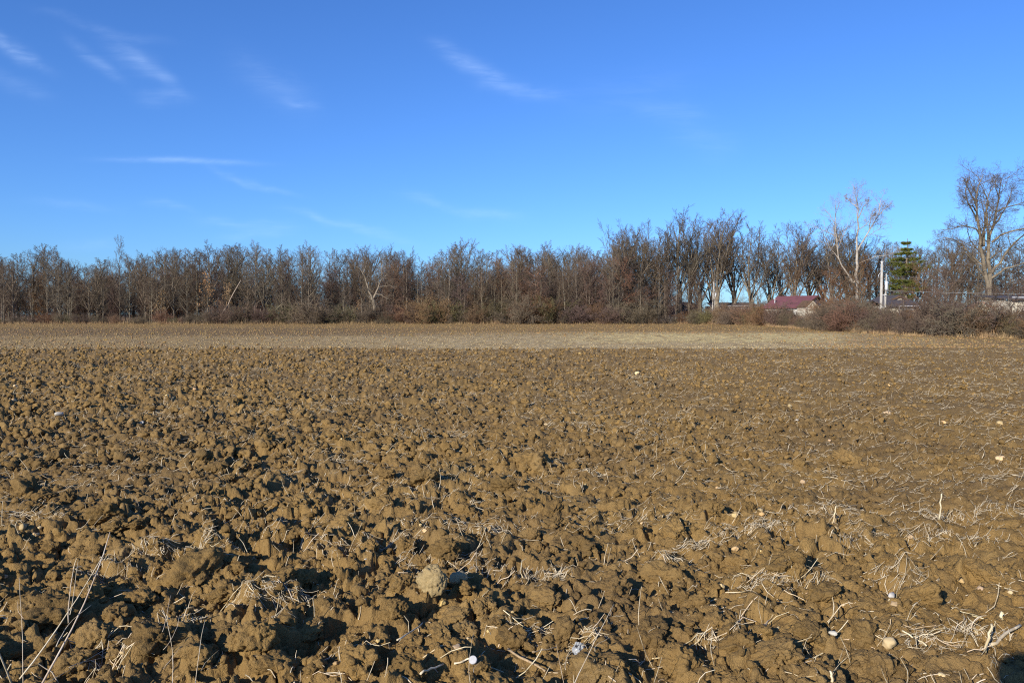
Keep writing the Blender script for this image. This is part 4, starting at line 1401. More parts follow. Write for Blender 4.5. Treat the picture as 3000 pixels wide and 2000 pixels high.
def build_named_trees():
    # the large bare tree behind the right hedge
    traced_tree('large_bare_tree', 82, [
        ([(2893, 960), (2897, 880), (2897, 832)], .38, .31, (0, 0)),
        ([(2895, 836), (2881, 788), (2871, 743), (2866, 716), (2856, 678), (2850, 641), (2848, 592), (2842, 550), (2856, 518)], .22, .03, (0, -1.5)),
        ([(2899, 836), (2904, 796), (2902, 748), (2901, 713), (2915, 673), (2931, 619), (2937, 592), (2944, 560), (2950, 522)], .22, .03, (0, 1.0)),
        ([(2873, 722), (2878, 684), (2888, 655), (2898, 625), (2912, 590), (2905, 555), (2890, 522)], .15, .025, (-0.5, 1.5)),
        ([(2900, 715), (2893, 690), (2880, 640), (2868, 610), (2872, 570), (2885, 540)], .12, .02, (0.3, -2.0)),
        ([(2852, 650), (2835, 620), (2812, 592), (2800, 570), (2800, 545)], .09, .02, (-0.5, -2)),
        ([(2862, 690), (2846, 672), (2815, 662), (2780, 672), (2742, 676)], .09, .02, (-0.5, -1)),
        ([(2850, 625), (2825, 608), (2800, 612), (2780, 580)], .08, .02, (-.8, -3)),
        ([(2905, 800), (2922, 772), (2945, 740), (2965, 705), (2998, 682), (3040, 660)], .15, .03, (0, -1)),
        ([(2905, 710), (2930, 686), (2960, 676), (3000, 664), (3035, 650)], .11, .02, (0, -2)),
        ([(2918, 665), (2945, 635), (2972, 600), (2990, 570), (3000, 540)], .10, .02, (.6, 2)),
        ([(2931, 620), (2955, 605), (2985, 598), (3015, 575)], .08, .02, (.8, -1)),
        ([(2893, 820), (2868, 795), (2845, 765), (2815, 742), (2790, 740)], .12, .025, (0, -1)),
        ([(2903, 815), (2935, 790), (2975, 772), (3020, 745)], .13, .025, (0, -2)),
        ([(2883, 780), (2850, 745), (2825, 705), (2795, 690), (2770, 700)], .10, .02, (0, 2)),
        ([(2898, 760), (2925, 745), (2950, 720), (2962, 690)], .09, .02, (0, 2)),
        ([(2846, 600), (2835, 575), (2828, 548), (2830, 530)], .06, .02, (-1, 0)),
        ([(2942, 570), (2925, 545), (2918, 520)], .06, .02, (1, 0)),
    ], 2.0, 'large spreading bare tree with twin trunk behind the right hedge', M_OAKBARK, M_TWIG, (2893, 960), ((11, 44, .36), (6, .55), (5, .6), (3, .75), 1), 5)
    # branch tips of a tree standing just out of the picture
    traced_tree('bare_tree', 78, [
        ([(3210, 965), (3200, 800), (3190, 700)], .4, .3, (0, 0)),
        ([(3195, 760), (3150, 650), (3090, 580), (3030, 545), (2990, 535)], .22, .02, (0, -1)),
        ([(3190, 720), (3150, 600), (3080, 540), (3020, 525)], .2, .02, (0, 1)),
        ([(3190, 700), (3210, 600), (3200, 500)], .2, .02, (0, 0)),
        ([(3180, 740), (3110, 680), (3050, 640)], .16, .02, (0, 1)),
    ], 2.0, 'bare tree at the right whose branch tips reach past the large bare tree', M_OAKBARK, M_TWIG, (3210, 965), ((9, 42, .34), (6, .46), (4, .5), (3, .6), 1), 9)
    # the white-barked tree
    traced_tree('white_barked_tree', 106, [
        ([(2512, 945), (2511, 850), (2510, 780), (2511, 740)], .22, .15, (0, 0)),
        ([(2511, 745), (2510, 700), (2513, 650), (2510, 610), (2504, 585), (2510, 560)], .125, .025, (0, -.5)),
        ([(2512, 735), (2530, 705), (2550, 675), (2568, 648), (2585, 610), (2590, 580)], .11, .025, (0, .8)),
        ([(2490, 812), (2468, 785), (2455, 755), (2446, 715), (2441, 672), (2436, 640), (2450, 600)], .11, .025, (0, -1.0)),
        ([(2510, 815), (2500, 830), (2490, 812)], .13, .12, (0, 0)),
        ([(2575, 640), (2600, 610), (2622, 598)], .05, .015, (.8, 1.4)),
        ([(2520, 770), (2560, 752), (2590, 748), (2610, 738)], .05, .015, (0, -2)),
        ([(2512, 640), (2525, 605), (2535, 590)], .07, .02, (-.3, -1)),
        ([(2510, 610), (2495, 590), (2488, 575)], .06, .02, (-.3, 1)),
        ([(2552, 672), (2548, 640), (2562, 620)], .06, .02, (.5, -1)),
    ], 2.0, 'tall white-barked bare tree with three pale stems above brown vines', M_WBARK, M_WTWIG, (2512, 945), ((10, 42, .36), (6, .55), (5, .6), (3, .75), 1), 12)
    # leaning forked tree before the wood
    traced_tree('forked_tree', 130, [
        ([(1106, 952), (1098, 905), (1093, 880), (1090, 872)], .34, .24, (0, 0)),
        ([(1091, 876), (1083, 855), (1074, 825), (1068, 805), (1064, 797), (1048, 782)], .19, .04, (0, -1)),
        ([(1094, 874), (1101, 858), (1106, 845), (1114, 825), (1117, 815), (1115, 790), (1118, 765)], .19, .03, (0, 1)),
        ([(1084, 858), (1072, 848), (1062, 846)], .08, .02, (0, -1)),
        ([(1067, 800), (1072, 780), (1075, 760)], .09, .02, (-.8, .5)),
        ([(1115, 817), (1124, 814), (1140, 800)], .08, .02, (.8, -1)),
        ([(1102, 861), (1120, 864), (1135, 874), (1148, 880)], .06, .02, (0, -2)),
        ([(1110, 840), (1130, 838), (1145, 836), (1160, 845)], .05, .02, (0.3, -2)),
        ([(1108, 838), (1106, 820), (1112, 800)], .08, .02, (.4, 1)),
    ], 2.0, 'leaning forked tree with pale lit trunk before the left wood', mat('leaning_bark', (0.25, 0.21, 0.155), (0.12, 0.10, 0.075), 1.8, 0.95, 0.02, 9.0), M_TWIG, (1106, 952), ((9, 45, .42), (6, .46), (5, .5), (3, .6), 1), 15)
    # fallen poles at the wood edge
    def log(name, p0, p1, Y, r, label):
        a, b = at(*p0, Y), at(*p1, Y + 1.5)
        a[2] = ground1(a[0], a[1])
        c = a.copy()
        n = 8
        P = a + (b - a) * np.linspace(0, 1, n)[:, None] + np.random.default_rng(3).normal(0, .04, (n, 3)) - c
        o = MB().tube(P, np.linspace(r, r * .55, n), 7).build(name, M_PBARK, None, True)
        o.location = c
        tag(o, label, 'tree trunk')
    log('leaning_trunk', (636, 932), (705, 820), 130.4, .11, 'bare pale trunk leaning steeply against trees at the left wood edge')
    log('leaning_trunk', (766, 930), (830, 885), 130.2, .11, 'broken pale log propped on the root heap at the wood edge')
    log('broken_stump', (764, 940), (762, 905), 130.0, .14, 'splintered pale stump standing on the root heap')
    log('fallen_branch', (1370, 944), (1386, 936), 128.4, .07, 'short white fallen branch lying on the field edge')


build_named_trees()


# ------------------------------------------------------------------ the evergreen
def build_pine():
    rg = np.random.default_rng(31)
    Y = 101
    X = (2650 - 1500) / F * Y
    g = ground1(X, Y)
    e = empty('evergreen_pine', (X, Y, g))
    H = CAMZ + (HOR - 692) / F * Y - g
    P = trunk_line(H * 0.97, rg, 10, 0.008)
    R = (0.24 * np.linspace(1.1, 0.12, 10))[None]
    link('trunk', mesh_np('trunk', *join_tubes([(P, R, 8)])), e, M_OAKBARK)
    nl = 15
    limbs, lr = [], []
    for k in range(nl):
        t = 0.10 + 0.88 * (k + rg.uniform(-.25, .25)) / nl
        z = H * t
        reach = (3.0 * (1 - t) ** 0.72 + 0.15) * (1.35 if 0.60 < t < 0.82 else 0.85) * rg.uniform(.8, 1.15)
        for j in range(7):
            a = j * 6.283 / 7 + rg.normal(0, .35) + k
            L = reach * rg.uniform(0.45, 1.25)
            s = np.linspace(0, 1, 6)
            up = rg.uniform(0.0, 0.30) * L
            pts = np.stack([np.cos(a) * L * s, np.sin(a) * L * s, z + up * s * s - 0.10 * L * s], -1)
            limbs.append(pts)
            lr.append(np.linspace(.045, .012, 6))
    LP, LR = np.array(limbs), np.array(lr)
    tw = sprout(LP, LR, 12, rg, 0.25, 1.0, 48, 12, lambda t: 0.34 - 0.16 * t, 0.012, 3, 0.08, 0.0, 0.008)
    tw[0][:, :, 2] = tw[0][:, :1, 2] + (tw[0][:, :, 2] - tw[0][:, :1, 2]) * 0.6
    link('limbs', mesh_np('limbs', *join_tubes([(LP, LR, 4), (*tw, 3)])), e, M_OAKBARK)
    # needles: sprays of thin blades round each twig
    T = tw[0]
    n = len(T)
    m = 44
    f = rg.random((n, m))
    C = T[:, None, 0] * (1 - f)[..., None] + T[:, None, -1] * f[..., None]
    C = C.reshape(-1, 3)
    D = np.repeat(T[:, -1] - T[:, 0], m, axis=0)
    D /= np.linalg.norm(D, axis=1, keepdims=True)
    D = D * 0.5 + rg.normal(0, 0.6, D.shape) * np.array([1, 1, .6]) + np.array([0, 0, 0.15])
    D /= np.linalg.norm(D, axis=1, keepdims=True)
    W = np.cross(D, rg.normal(0, 1, D.shape))
    W /= np.linalg.norm(W, axis=1, keepdims=True)
    ln = rg.uniform(0.12, 0.26, (len(C), 1))
    V = np.stack([C - W * .028, C + W * .028, C + D * ln * 1.25], 1).reshape(-1, 3)
    o = link('needles', mesh_np('needles', V, np.arange(len(V)).reshape(-1, 3), False), e, M_NEEDLE)
    o['kind'] = 'stuff'
    tag(e, 'green evergreen pine among bare trees beside the utility pole', 'tree')


build_pine()


# ------------------------------------------------------------------ shrubs and edge grass
def shrub_mesh(seed, kind):
    rg = np.random.default_rng(seed)
    n = 26
    a = rg.random(n) * 6.28
    sp = np.radians(rg.uniform(5, 58, n))
    D = np.stack([np.cos(a) * np.sin(sp), np.sin(a) * np.sin(sp), np.cos(sp)], -1)
    S = np.stack([np.cos(a) * .18, np.sin(a) * .18, np.full(n, -.05)], -1) * rg.uniform(0.2, 2.0, (n, 1))
    S[:, 2] = -0.05
    L = rg.uniform(0.75, 1.1, n)
    k = 7
    P = np.empty((n, k, 3))
    P[:, 0] = S
    d = D
    for j in range(1, k):
        P[:, j] = P[:, j - 1] + d * (L / (k - 1))[:, None]
        d = d + rg.normal(0, .14, (n, 3)) + np.array([0, 0, -0.06 if kind else 0.03])
        d /= np.linalg.norm(d, axis=1, keepdims=True)
    R = np.linspace(.010, .004, k)[None] * np.ones((n, 1))
    L1 = sprout(P, R, 9, rg, 0.12, 1.0, 45, 15, lambda t: 0.42 - 0.12 * t, 0.01, 4, 0.2, 0.02, 0.0028)
    L2 = sprout(*L1, 6, rg, 0.1, 1.0, 45, 15, lambda t: 0.5 - 0.15 * t, 0.01, 3, 0.2, 0.0, 0.0021)
    L3 = sprout(*L2, 2, rg, 0.1, 1.0, 45, 15, lambda t: 0.7 - 0.15 * t, 0.01, 2, 0.2, 0.0, 0.0021)
    return join_tubes([(P, R, 4)]), join_tubes([(L1[0], L1[1] * 1.6, 3), (L2[0], L2[1] * 2.0, 3), (L3[0], L3[1] * 2.2, 3)])


def build_shrubs():
    rg = np.random.default_rng(55)
    protos = []
    for ci in range(4):
        for v in range(2):
            (sv, sq), (tv, tq) = shrub_mesh(400 + ci * 7 + v, v)
            a, b = mesh_np('stems', sv, sq), mesh_np('twigs', tv, tq)
            a.materials.append(M_SHRUB[ci])
            b.materials.append(M_SHRUB[ci])
            protos.append((a, b))
    words = ['grey-brown', 'purplish brown', 'reddish brown', 'olive-brown']

    def shrub(x, y, h, w, ci, where, group):
        a, b = protos[ci * 2 + int(rg.integers(2))]
        e = empty('bare_shrub', (x, y, ground1(x, y) - 0.03), rg.random() * 6.28)
        e.scale = (h * w, h * w, h)
        link('stems', a, e)
        link('twigs', b, e)
        tag(e, f'dense {words[ci]} bare shrub {where}', 'shrub', f'{words[ci]} shrubs {group}')
    # left wood edge
    x = -0.68 * 130
    while x < 34:
        y = 129.5 + rg.normal(0, .8)
        u = x / y
        big = 1.35 if u > -0.42 else 0.8
        if -0.30 < u < -0.22 or -0.16 < u < 0.28:
            big = 1.7
        if u > 0.17:
            big = 0.85
        h = rg.uniform(1.2, 2.6) * big
        ci = rg.choice(4, p=[.42, .30, .16, .12])
        left = u < 0.0
        shrub(x, y, h, rg.uniform(.85, 1.25), ci, 'at the foot of the left wood' if left else 'at the foot of the middle woods', 'along the left wood' if left else 'along the middle woods')
        x += rg.uniform(1.3, 2.6)
    x = -0.15 * 133
    while x < 22:          # second, taller row in the middle
        y = 134 + rg.normal(0, 1.2)
        ci = rg.choice(4, p=[.35, .40, .15, .10])
        shrub(x, y, rg.uniform(3.0, 5.0), rg.uniform(.8, 1.0), ci, 'rising behind the edge shrubs of the middle woods', 'behind the middle edge shrubs')
        x += rg.uniform(1.8, 3.2)
    # the hedge on the right, running towards the camera
    y = 127.0
    while y > 55:
        hx = float(hedge_x(y))
        for k in range(2):
            xx = hx + 1.0 + k * 2.3 + rg.normal(0, .5)
            u = xx / y
            h = rg.uniform(1.9, 3.0) + (0.5 if k else 0)
            px = 1500 + F * u
            if 2250 < px < 2420:
                h *= 0.92
            if 2330 < px < 2402:
                h *= 0.52
            if 2585 < px < 2700:
                h *= 0.74
            if px > 2940:
                h *= 0.68
            ci = rg.choice(4, p=[.38, .30, .20, .12])
            shrub(xx, y + rg.normal(0, .5), h, rg.uniform(.85, 1.2), ci, 'in the right hedge before the houses', 'in the right hedge')
        y -= rg.uniform(1.5, 2.4)
    for x in np.arange(37.5, 48, 1.7):       # the hedge goes on past the picture's edge
        ci = rg.choice(4, p=[.4, .3, .2, .1])
        shrub(float(x), 57.5 + rg.normal(0, .6), rg.uniform(1.5, 2.1), 1.0, ci, 'in the right hedge before the houses', 'in the right hedge')
    # root heap
    x, y, z = on_ground(758, 946)
    o = link('root_heap', lump('root_heap', 171, 4, 0.7, (0.4, 0.3, 0.2), (1.5, 4, 9), mat('root_soil', (0.0675, 0.0513, 0.0378), None, 3.0, 1.0)))
    y = 129.2
    x = (758 - 1500) / F * y
    o.location = (x, y, ground1(x, y) + .2)
    o.scale = (1.3, 0.8, 0.9)
    tag(o, 'dark tangled root heap under broken logs at the wood edge', 'root heap')

    # dry grass, uncountable
    n = 15000
    s = rg.random(n)
    leftn = int(n * 0.55)
    gx, gy = np.empty(n), np.empty(n)
    gx[:leftn] = rg.uniform(-92, 34, leftn)
    gy[:leftn] = 127.6 + np.abs(rg.normal(0, 0.9, leftn)) + 0.4 * np.sin(gx[:leftn] * .3)
    m = n - leftn
    gy[leftn:] = 56 + (127 - 56) * rg.random(m) ** 1.3
    gx[leftn:] = hedge_x(gy[leftn:]) - 0.5 + np.abs(rg.normal(0, .8, m)) + 0.3 * np.sin(gy[leftn:] * .6)
    hgt = rg.uniform(.18, .60, n) * np.where(rg.random(n) < .15, 1.7, 1.0) * (0.55 + 0.6 * (vnoise(gx / 4, gy / 4, 7) + .5))
    far_ = np.where(gy > 110, 1.25, 0.75)
    hgt *= far_
    z = ground_h(gx, gy)
    a = rg.random(n) * 6.28
    wv = np.stack([np.cos(a), np.sin(a), np.zeros(n)], -1) * 0.016
    lean = rg.normal(0, .25, (n, 2)) * hgt[:, None]
    B = np.stack([gx, gy, z - .03], -1)
    T = B + np.stack([lean[:, 0], lean[:, 1], hgt], -1)
    M_ = (B + T) / 2 + np.stack([-lean[:, 0] * .2, -lean[:, 1] * .2, hgt * .08], -1)
    V = np.stack([B - wv, B + wv, M_ + wv * .7, M_ - wv * .7, T], 1).reshape(-1, 3)
    i = np.arange(n) * 5
    Q = np.stack([i, i + 1, i + 2, i + 3], -1)
    T3 = np.stack([i + 3, i + 2, i + 4], -1)
    tag(link('dry_grass', mesh_np('dry_grass', V, [Q, T3], False), None, M_DGRASS), 'reddish tan dry grass along the field edge', 'grass', kind='stuff')


build_shrubs()


# ------------------------------------------------------------------ buildings
def gabled(name, loc, rz, w, l, eave, ridge, wallm, roofm, trimm, label, over=0.3, openings=(), sides=True, boards=True):
    """ridge runs along local y, gable faces local -y; openings: (wall, u0,u1,z0,z1,kind)"""
    e = empty(name, loc, rz)
    hw, hl = w / 2, l / 2
    m = MB()
    m.add([(-hw, -hl, -.3), (hw, -hl, -.3), (hw, hl, -.3), (-hw, hl, -.3), (-hw, -hl, eave), (hw, -hl, eave), (hw, hl, eave), (-hw, hl, eave), (0, -hl, ridge), (0, hl, ridge)],
          [(0, 1, 5, 4), (2, 3, 7, 6), (1, 2, 6, 5), (3, 0, 4, 7)], [(4, 5, 8), (6, 7, 9)])
    m.build('wall', wallm, e)
    if boards:
        b = MB()
        nb = int(w / 0.35)
        for k in range(nb + 1):
            x = -hw + w * k / nb
            zt = ridge - (ridge - eave) * abs(x) / hw - .06
            b.box(x - .02, x + .02, -hl - .025, -hl - .004, 0, zt)
        b.build('batten', wallm, e)
    sl = (ridge - eave) / hw
    ex, ez = hw + over, eave - sl * over
    for sgn in (-1, 1):
        r = MB()
        pts = [(0, -hl - over, ridge + .06), (0, hl + over, ridge + .06), (sgn * ex, hl + over, ez + .06), (sgn * ex, -hl - over, ez + .06)]
        if sgn > 0:
            pts = pts[::-1]
        r.slab(pts, -.10 if sgn > 0 else -.10)
        r.build('roof', roofm, e)
        f = MB()
        f.slab([(0, -hl - over - .03, ridge + .04), (sgn * ex, -hl - over - .03, ez + .04), (sgn * ex, -hl - over - .03, ez - .14), (0, -hl - over - .03, ridge - .14)], .03)
        f.build('fascia', trimm, e)
    for (wl, u0, u1, z0, z1, kind) in openings:
        q = MB()
        if wl == 'front':
            q.box(u0, u1, -hl - .05, -hl - .028, z0, z1)
            fr = MB()
            fr.box(u0 - .08, u0, -hl - .07, -hl - .028, z0 - .08, z1 + .08).box(u1, u1 + .08, -hl - .07, -hl - .028, z0 - .08, z1 + .08)
            fr.box(u0, u1, -hl - .07, -hl - .028, z1, z1 + .08).box(u0, u1, -hl - .07, -hl - .028, z0 - .08, z0)
        else:
            sx = -1 if wl == 'left' else 1
            a, b_ = sorted((sx * (hw + .028), sx * (hw + .05)))
            c, d = sorted((sx * (hw + .028), sx * (hw + .07)))
            q.box(a, b_, u0, u1, z0, z1)
            fr = MB()
            fr.box(c, d, u0 - .08, u0, z0 - .08, z1 + .08).box(c, d, u1, u1 + .08, z0 - .08, z1 + .08).box(c, d, u0, u1, z1, z1 + .08).box(c, d, u0, u1, z0 - .08, z0)
        o = q.build(kind, M_GLASS if kind == 'window' else M_BROWNTRIM, e)
        fr.build('frame', trimm, o)
    tag(e, label, 'house')
    return e


def build_buildings():
    # maroon-roofed house: gable looks to the front right
    apex = np.array([42.5, 110.0])
    d = np.array([-.72, .69])
    L = 5.2
    c = apex + d * L / 2
    rz = math.atan2(d[1], d[0]) - math.pi / 2
    e = gabled('maroon_roof_house', (c[0], c[1], 0), rz, 9.6, L, 2.35, 3.95, M_WHITE, M_MAROON, M_BROWNTRIM, 'low white house with maroon roof and small white vent pipe behind the hedge', 0.35,
               [('front', -1.0, 0.2, .9, 2.0, 'window'), ('left', -1.2, -.2, .9, 2.0, 'window')])
    MB().tube([(-3.1, 1.9, 2.7), (-3.1, 1.9, 3.55)], [.07, .07], 10).tube([(-3.1, 1.9, 3.55), (-3.1, 1.9, 3.75)], [.12, .12], 10).build('vent_pipe', M_CAP, e, True)
    b = MB().box(-1.6, 3.9, -L / 2 - .9, -L / 2 - .36, 2.42, 2.56)
    b.build('porch_beam', M_BROWNTRIM, e)
    # white shed before it
    x = (2366 - 1500) / F * 103
    s = gabled('white_shed', (x, 103, 0), 0.18, 1.75, 2.2, 2.35, 3.15, M_CREAM, M_BROWNTRIM, M_CREAM, 'narrow cream garden shed with pointed gable before the maroon-roofed house', 0.08, [])
    MB().box(-.80, .80, -1.155, -1.13, 1.98, 2.05).build('crossbar', M_BROWNTRIM, s)
    s['category'] = 'shed'
    # far white house between trunks
    Y = 172
    gabled('far_white_house', ((2006 - 1500) / F * Y, Y, 0), 0.1, 4.6, 8, 2.9, 3.95, M_WHITE, M_BLACKROOF, M_WHITE, 'small white house with pointed gable far behind the tree trunks', 0.35,
           [('front', -1.4, -.5, 1.0, 2.2, 'window'), ('front', .4, 1.4, 1.0, 2.2, 'window')])
    w = empty('white_outbuilding', ((1948 - 1500) / F * 174, 174, 0))
    MB().box(-3.0, 2.2, 0, 4, -.3, 2.6).build('wall', M_WHITE, w)
    MB().box(-3.3, 2.5, -.3, 4.3, 2.63, 2.8).build('roof', M_BLACKROOF, w)
    for k in range(4):
        MB().box(-2.7 + k * 1.3, -1.9 + k * 1.3, -.05, -.02, .5, 2.4).build('door', M_BROWNTRIM, w)
    tag(w, 'low flat-roofed white outbuilding with dark doors left of the far white house', 'building')
    # white house with long grey roof behind the second utility pole
    Y = 150
    w = empty('white_bungalow', ((2140 - 1500) / F * Y, Y, 0))
    MB().box(-3.4, 4.4, 0, 6, -.3, 3.05).build('wall', M_WHITE, w)
    r = MB()
    r.slab([(-3.9, -.5, 3.08), (4.9, -.5, 3.08), (4.9, 3, 3.75), (-3.9, 3, 3.75)], .10)
    r.build('roof', M_BLACKROOF, w)
    MB().box(-3.9, 4.9, -.56, -.505, 2.98, 3.10).build('gutter', M_METAL, w)
    for (a, b) in ((-2.9, -1.75), (-.6, .5), (1.3, 1.9), (2.6, 3.6)):
        q = MB().box(a, b, -.05, -.02, .9, 2.6).build('window', M_GLASS, w)
        MB().box(a - .07, b + .07, -.075, -.052, 2.6, 2.68).build('lintel', M_WHITE, q)
    tag(w, 'white bungalow with long dark eaves behind the far paired utility poles', 'house')
    # dark-roofed house by the pole
    Y = 90
    xc = (2650 - 1500) / F * Y
    w = empty('dark_roof_house', (xc, Y, 0))
    MB().box(-2.4, 1.6, 0, 5, -.3, 2.42).build('wall', M_CREAM, w)
    r = MB()
    r.slab([(-2.6, -.5, 2.42), (1.8, -.5, 2.42), (1.8, 2.4, 3.18), (-2.6, 2.4, 3.18)], .10)
    r.slab([(1.8, 5.4, 2.42), (-2.6, 5.4, 2.42), (-2.6, 2.41, 3.18), (1.8, 2.41, 3.18)], .10)
    r.build('roof', M_BLACKROOF, w)
    MB().box(-1.0, 1.8, -.58, -.50, 2.36, 2.46).build('gutter', M_CAP, w)
    for x in (-.95, 1.68):
        MB().box(x, x + .07, -.56, -.50, 0, 2.355).build('post', M_CAP, w)
    q = MB().box(-.3, .9, -.04, -.01, .9, 2.0).build('window', M_GLASS, w)
    MB().box(-.38, .98, -.06, -.041, 2.0, 2.08).build('frame', M_CAP, q)
    tag(w, 'house with black shingle roof and white gutter behind the near utility pole', 'house')
    e = gabled('cream_gable_house', ((2606 - 1500) / F * 99, 99, 0), 0.05, 4.6, 4, 2.75, 3.72, M_CREAM, M_BLACKROOF, M_BROWNTRIM, 'cream gable end peeking over the black-roofed house', 0.25, [('front', -.4, .4, 1.2, 2.2, 'window')])
    # building at the right edge
    Y = 68
    x0 = (2962 - 1500) / F * Y
    w = empty('white_garage', (x0, Y, 0))
    MB().box(0, 7, 0, 5, -.3, 2.72).build('wall', M_CREAM, w)
    r = MB()
    r.slab([(-.25, -.45, 2.86), (7.4, -.45, 2.86), (7.4, 5.3, 3.25), (-.25, 5.3, 3.25)], .10)
    r.build('roof', M_BLACKROOF, w)
    MB().box(-.25, 7.4, -.50, -.455, 2.90, 2.99).build('drip_edge', M_CAP, w)
    MB().box(-.20, 7.3, -.42, -.03, 2.725, 2.75).build('soffit', M_BROWNTRIM, w)
    for k in range(2):
        q = MB().box(1.6 + 2.5 * k, 2.7 + 2.5 * k, -.04, -.01, 1.0, 2.0).build('window', M_GLASS, w)
        MB().box(1.52 + 2.5 * k, 2.78 + 2.5 * k, -.06, -.041, 2.0, 2.08).build('frame', M_CAP, q)
    tag(w, 'cream building with dark flat roof edge beside the large bare tree', 'building')
    s = gabled('garden_shed', ((2868 - 1500) / F * 68, 68, 0), -0.35, 1.9, 2.4, 1.75, 2.42, M_CREAM, M_PINKROOF, M_CREAM, 'small cream shed with rosy roof hidden behind the right hedge twigs', 0.1, [('front', -.35, .35, .1, 1.5, 'door')])
    s['category'] = 'shed'


build_buildings()


# ------------------------------------------------------------------ utility poles and lines
def build_poles():
    Y = 78.0
    top = at(2584, 765, Y)
    bx, tx = at(2581, 900, Y)[0], top[0]
    e = empty('utility_pole', (bx, Y, ground1(bx, Y)))
    H = top[2] - e.location.z
    dx = tx - bx
    MB().tube([(0, 0, -.3), (dx * .5, 0, H * .5), (dx, 0, H - .25)], [.155, .135, .115], 14).build('shaft', M_POLE, e, True)
    MB().tube([(dx, 0, H - .25), (dx, 0, H - .12)], [.10, .10], 12).tube([(dx, 0, H - .12), (dx, 0, H)], [.15, .13], 12).build('insulator', M_METAL, e, True)
    MB().tube([(.27, -.08, 0), (.27 + dx * .4, -.08, 3.75)], [.035, .035], 8).build('conduit', M_POLE, e, True)
    br = MB()
    for z in (1.2, 2.4, 3.6):
        br.box(.05, .50, -.11, -.07, z, z + .05)
    br.build('bracket', M_METAL, e)
    MB().tube([(-.10, -.1, 5.9), (-.35, -.1, 5.6), (-.38, -.1, 5.3)], [.025, .025, .025], 6).build('lamp_arm', M_METAL, e, True)
    tag(e, 'sunlit pale utility pole beside the evergreen behind the right hedge', 'utility pole')
    s = empty('service_pole', (bx + .46, Y + .15, ground1(bx, Y)))
    MB().tube([(0, 0, -.3), (.10, 0, 5.75)], [.085, .065], 10).build('shaft', M_POLE, s, True)
    MB().tube([(.05, -.14, 4.10), (.05, -.14, 4.18), (.05, -.14, 4.95), (.05, -.14, 5.03)], [.10, .15, .15, .09], 12).build('transformer', M_METAL, s, True)
    MB().box(-.02, .12, -.05, .02, 4.2, 4.9).build('mount', M_METAL, s)
    tag(s, 'shorter thin pole carrying a grey transformer beside the pale utility pole', 'utility pole')
    # the far pair
    Y2 = 141.0
    a, b = at(2091, 829, Y2), at(2086, 905, Y2)
    e2 = empty('utility_pole', (b[0], Y2, ground1(b[0], Y2)))
    H2 = a[2] - e2.location.z
    MB().tube([(0, 0, -.3), (a[0] - b[0], 0, H2)], [.15, .12], 12).build('shaft', M_POLE, e2, True)
    MB().tube([(a[0] - b[0], 0, H2), (a[0] - b[0], 0, H2 + .2)], [.10, .08], 10).build('insulator', M_METAL, e2, True)
    tag(e2, 'taller of two pale leaning poles before the vase-shaped trees', 'utility pole')
    c, d = at(2093, 853, Y2), at(2089, 905, Y2)
    e3 = empty('service_pole', (d[0] + .05, Y2 - .4, ground1(d[0], Y2)))
    h3 = c[2] - e3.location.z
    MB().tube([(0, 0, -.3), (c[0] - d[0], 0, h3)], [.10, .08], 10).build('shaft', M_POLE, e3, True)
    MB().tube([(.2, -.2, h3 - 1.1), (.2, -.2, h3 - .3)], [.17, .17], 12).build('transformer', M_METAL, e3, True)
    tag(e3, 'shorter of two pale leaning poles, carrying a transformer', 'utility pole')

    def cable(p0, p1, sag, r, label):
        a_, b_ = np.array(p0), np.array(p1)
        t = np.linspace(0, 1, 24)[:, None]
        P = a_ + (b_ - a_) * t
        P[:, 2] -= sag * 4 * (t[:, 0] * (1 - t[:, 0]))
        o = MB().tube(P - a_, np.full(24, r), 5).build('power_line', M_CABLE, None, True)
        o.location = a_
        tag(o, label, 'cable')
    z851 = at(2590, 851, Y)[2]
    cable((bx + .1, Y - .1, z851), (at(3150, 861, 66)), .10, .013, 'thick pale cable running from the pale utility pole past the evergreen')
    cable((bx - .1, Y, z851), (at(2500, 866, 92)), .05, .008, 'thin cable sloping from the pale utility pole towards the white-barked tree')
    cable((tx, Y, at(2584, 766, Y)[2]), (at(3150, 772, 70)), .15, .003, 'hair-thin topmost line leaving the head of the utility pole')
    cable((tx + .4, Y, at(2594, 816, Y)[2]), (at(3150, 822, 70)), .12, .003, 'hair-thin line leaving the transformer of the service pole')
    cable((a[0], Y2, at(2090, 892, Y2)[2]), (at(2175, 895, 128)), .05, .02, 'low cable running from the far pole pair to the bungalow eaves')


build_poles()


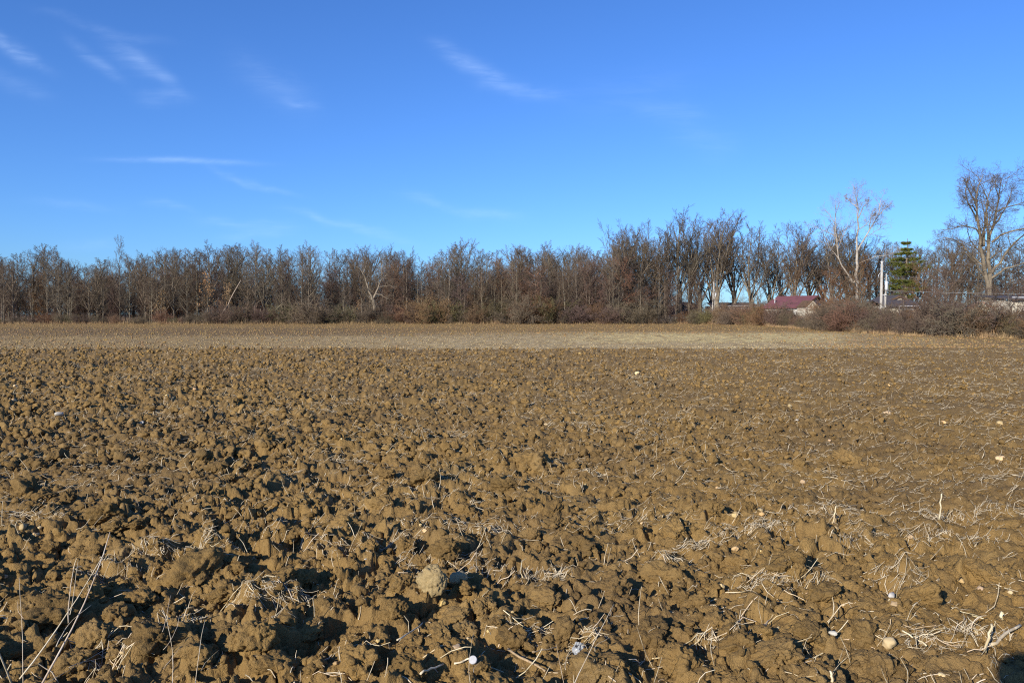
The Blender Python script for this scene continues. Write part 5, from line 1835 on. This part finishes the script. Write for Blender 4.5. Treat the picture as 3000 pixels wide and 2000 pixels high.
# ------------------------------------------------------------------ the photographer, standing behind the camera: only the shadow of the head falls into the picture
def build_person():
    import bmesh
    k = 0.62
    hx, hy, hz = SUN.x * k, SUN.y * k, CAMZ + SUN.z * k
    gz = ground1(hx, hy)
    gz = max(gz, -0.2)
    e = empty('person', (hx, hy, gz), math.radians(-20))
    H = hz + 0.10 - gz
    s = H / 1.78
    J = {'pel': (0, 0, .95), 'spi': (0, .01, 1.15), 'che': (0, 0, 1.36), 'nec': (0, .01, 1.50), 'hea': (0, .03, 1.60), 'top': (0, .03, 1.70),
         'shl': (-.19, 0, 1.43), 'ell': (-.26, .06, 1.16), 'wrl': (-.12, .26, 1.22), 'shr': (.19, 0, 1.43), 'elr': (.26, .06, 1.16), 'wrr': (.12, .26, 1.22),
         'hil': (-.10, 0, .90), 'knl': (-.11, .03, .50), 'anl': (-.12, 0, .08), 'tol': (-.13, .16, .03), 'hir': (.10, 0, .90), 'knr': (.11, .03, .50), 'anr': (.12, 0, .08), 'tor': (.13, .16, .03)}
    rad = {'pel': .15, 'spi': .14, 'che': .16, 'nec': .06, 'hea': .095, 'top': .075, 'shl': .075, 'ell': .05, 'wrl': .036, 'shr': .075, 'elr': .05, 'wrr': .036, 'hil': .10, 'knl': .065, 'anl': .05, 'tol': .04, 'hir': .10, 'knr': .065, 'anr': .05, 'tor': .04}
    E = [('pel', 'spi'), ('spi', 'che'), ('che', 'nec'), ('nec', 'hea'), ('hea', 'top'), ('che', 'shl'), ('shl', 'ell'), ('ell', 'wrl'), ('che', 'shr'), ('shr', 'elr'), ('elr', 'wrr'),
         ('pel', 'hil'), ('hil', 'knl'), ('knl', 'anl'), ('anl', 'tol'), ('pel', 'hir'), ('hir', 'knr'), ('knr', 'anr'), ('anr', 'tor')]
    names = list(J)
    # hands: five finger chains each, curled forward
    for sd, w in ((-1, 'wrl'), (1, 'wrr')):
        bx, by, bz = J[w]
        pn = w + 'p'
        J[pn] = (bx - sd * .03, by + .07, bz + .02)
        rad[pn] = .034
        E.append((w, pn))
        names.append(pn)
        for q in range(5):
            off = (q - 1.5) * .018 if q < 4 else -.03
            l = (.03, .034, .032, .026, .024)[q]
            a = f'{w}f{q}a'
            b = f'{w}f{q}b'
            J[a] = (bx - sd * (.04 + (.01 if q < 4 else -.015)), by + .07 + (l if q < 4 else .01), bz + .02 - off)
            J[b] = (bx - sd * (.06 + (.01 if q < 4 else -.015)), by + .07 + l * 1.5, bz + .015 - off)
            rad[a], rad[b] = .010, .008
            E += [(pn, a), (a, b)]
            names += [a, b]
    me = bpy.data.meshes.new('body')
    me.from_pydata([tuple(c * s for c in J[n]) for n in names], [(names.index(a), names.index(b)) for a, b in E], [])
    o = link('body', me, e, mat('dark_jacket', (0.0405, 0.04725, 0.0675), (0.027, 0.0297, 0.0405), 5.0, 0.9))
    md = o.modifiers.new('skin', 'SKIN')
    md.use_smooth_shade = True
    for i, n in enumerate(names):
        sv = me.skin_vertices[0].data[i]
        sv.radius = (rad[n] * s, rad[n] * s)
        sv.use_root = n == 'pel'
    sub = o.modifiers.new('sub', 'SUBSURF')
    sub.levels = sub.render_levels = 2
    hair = lump('hair', 201, 3, 1.0, (0.12, 0.06, 0.03), (1.4, 3, 7), mat('dark_hair', (0.0405, 0.027, 0.02025), None, 20.0, 0.8))
    hobj = link('hair', hair, e)
    hobj.location = (0, -.005 * s, 1.685 * s)
    hobj.scale = (.115 * s, .125 * s, .105 * s)
    tag(e, 'person in dark jacket whose head shadow falls on the near corner of soil', 'person')


build_person()
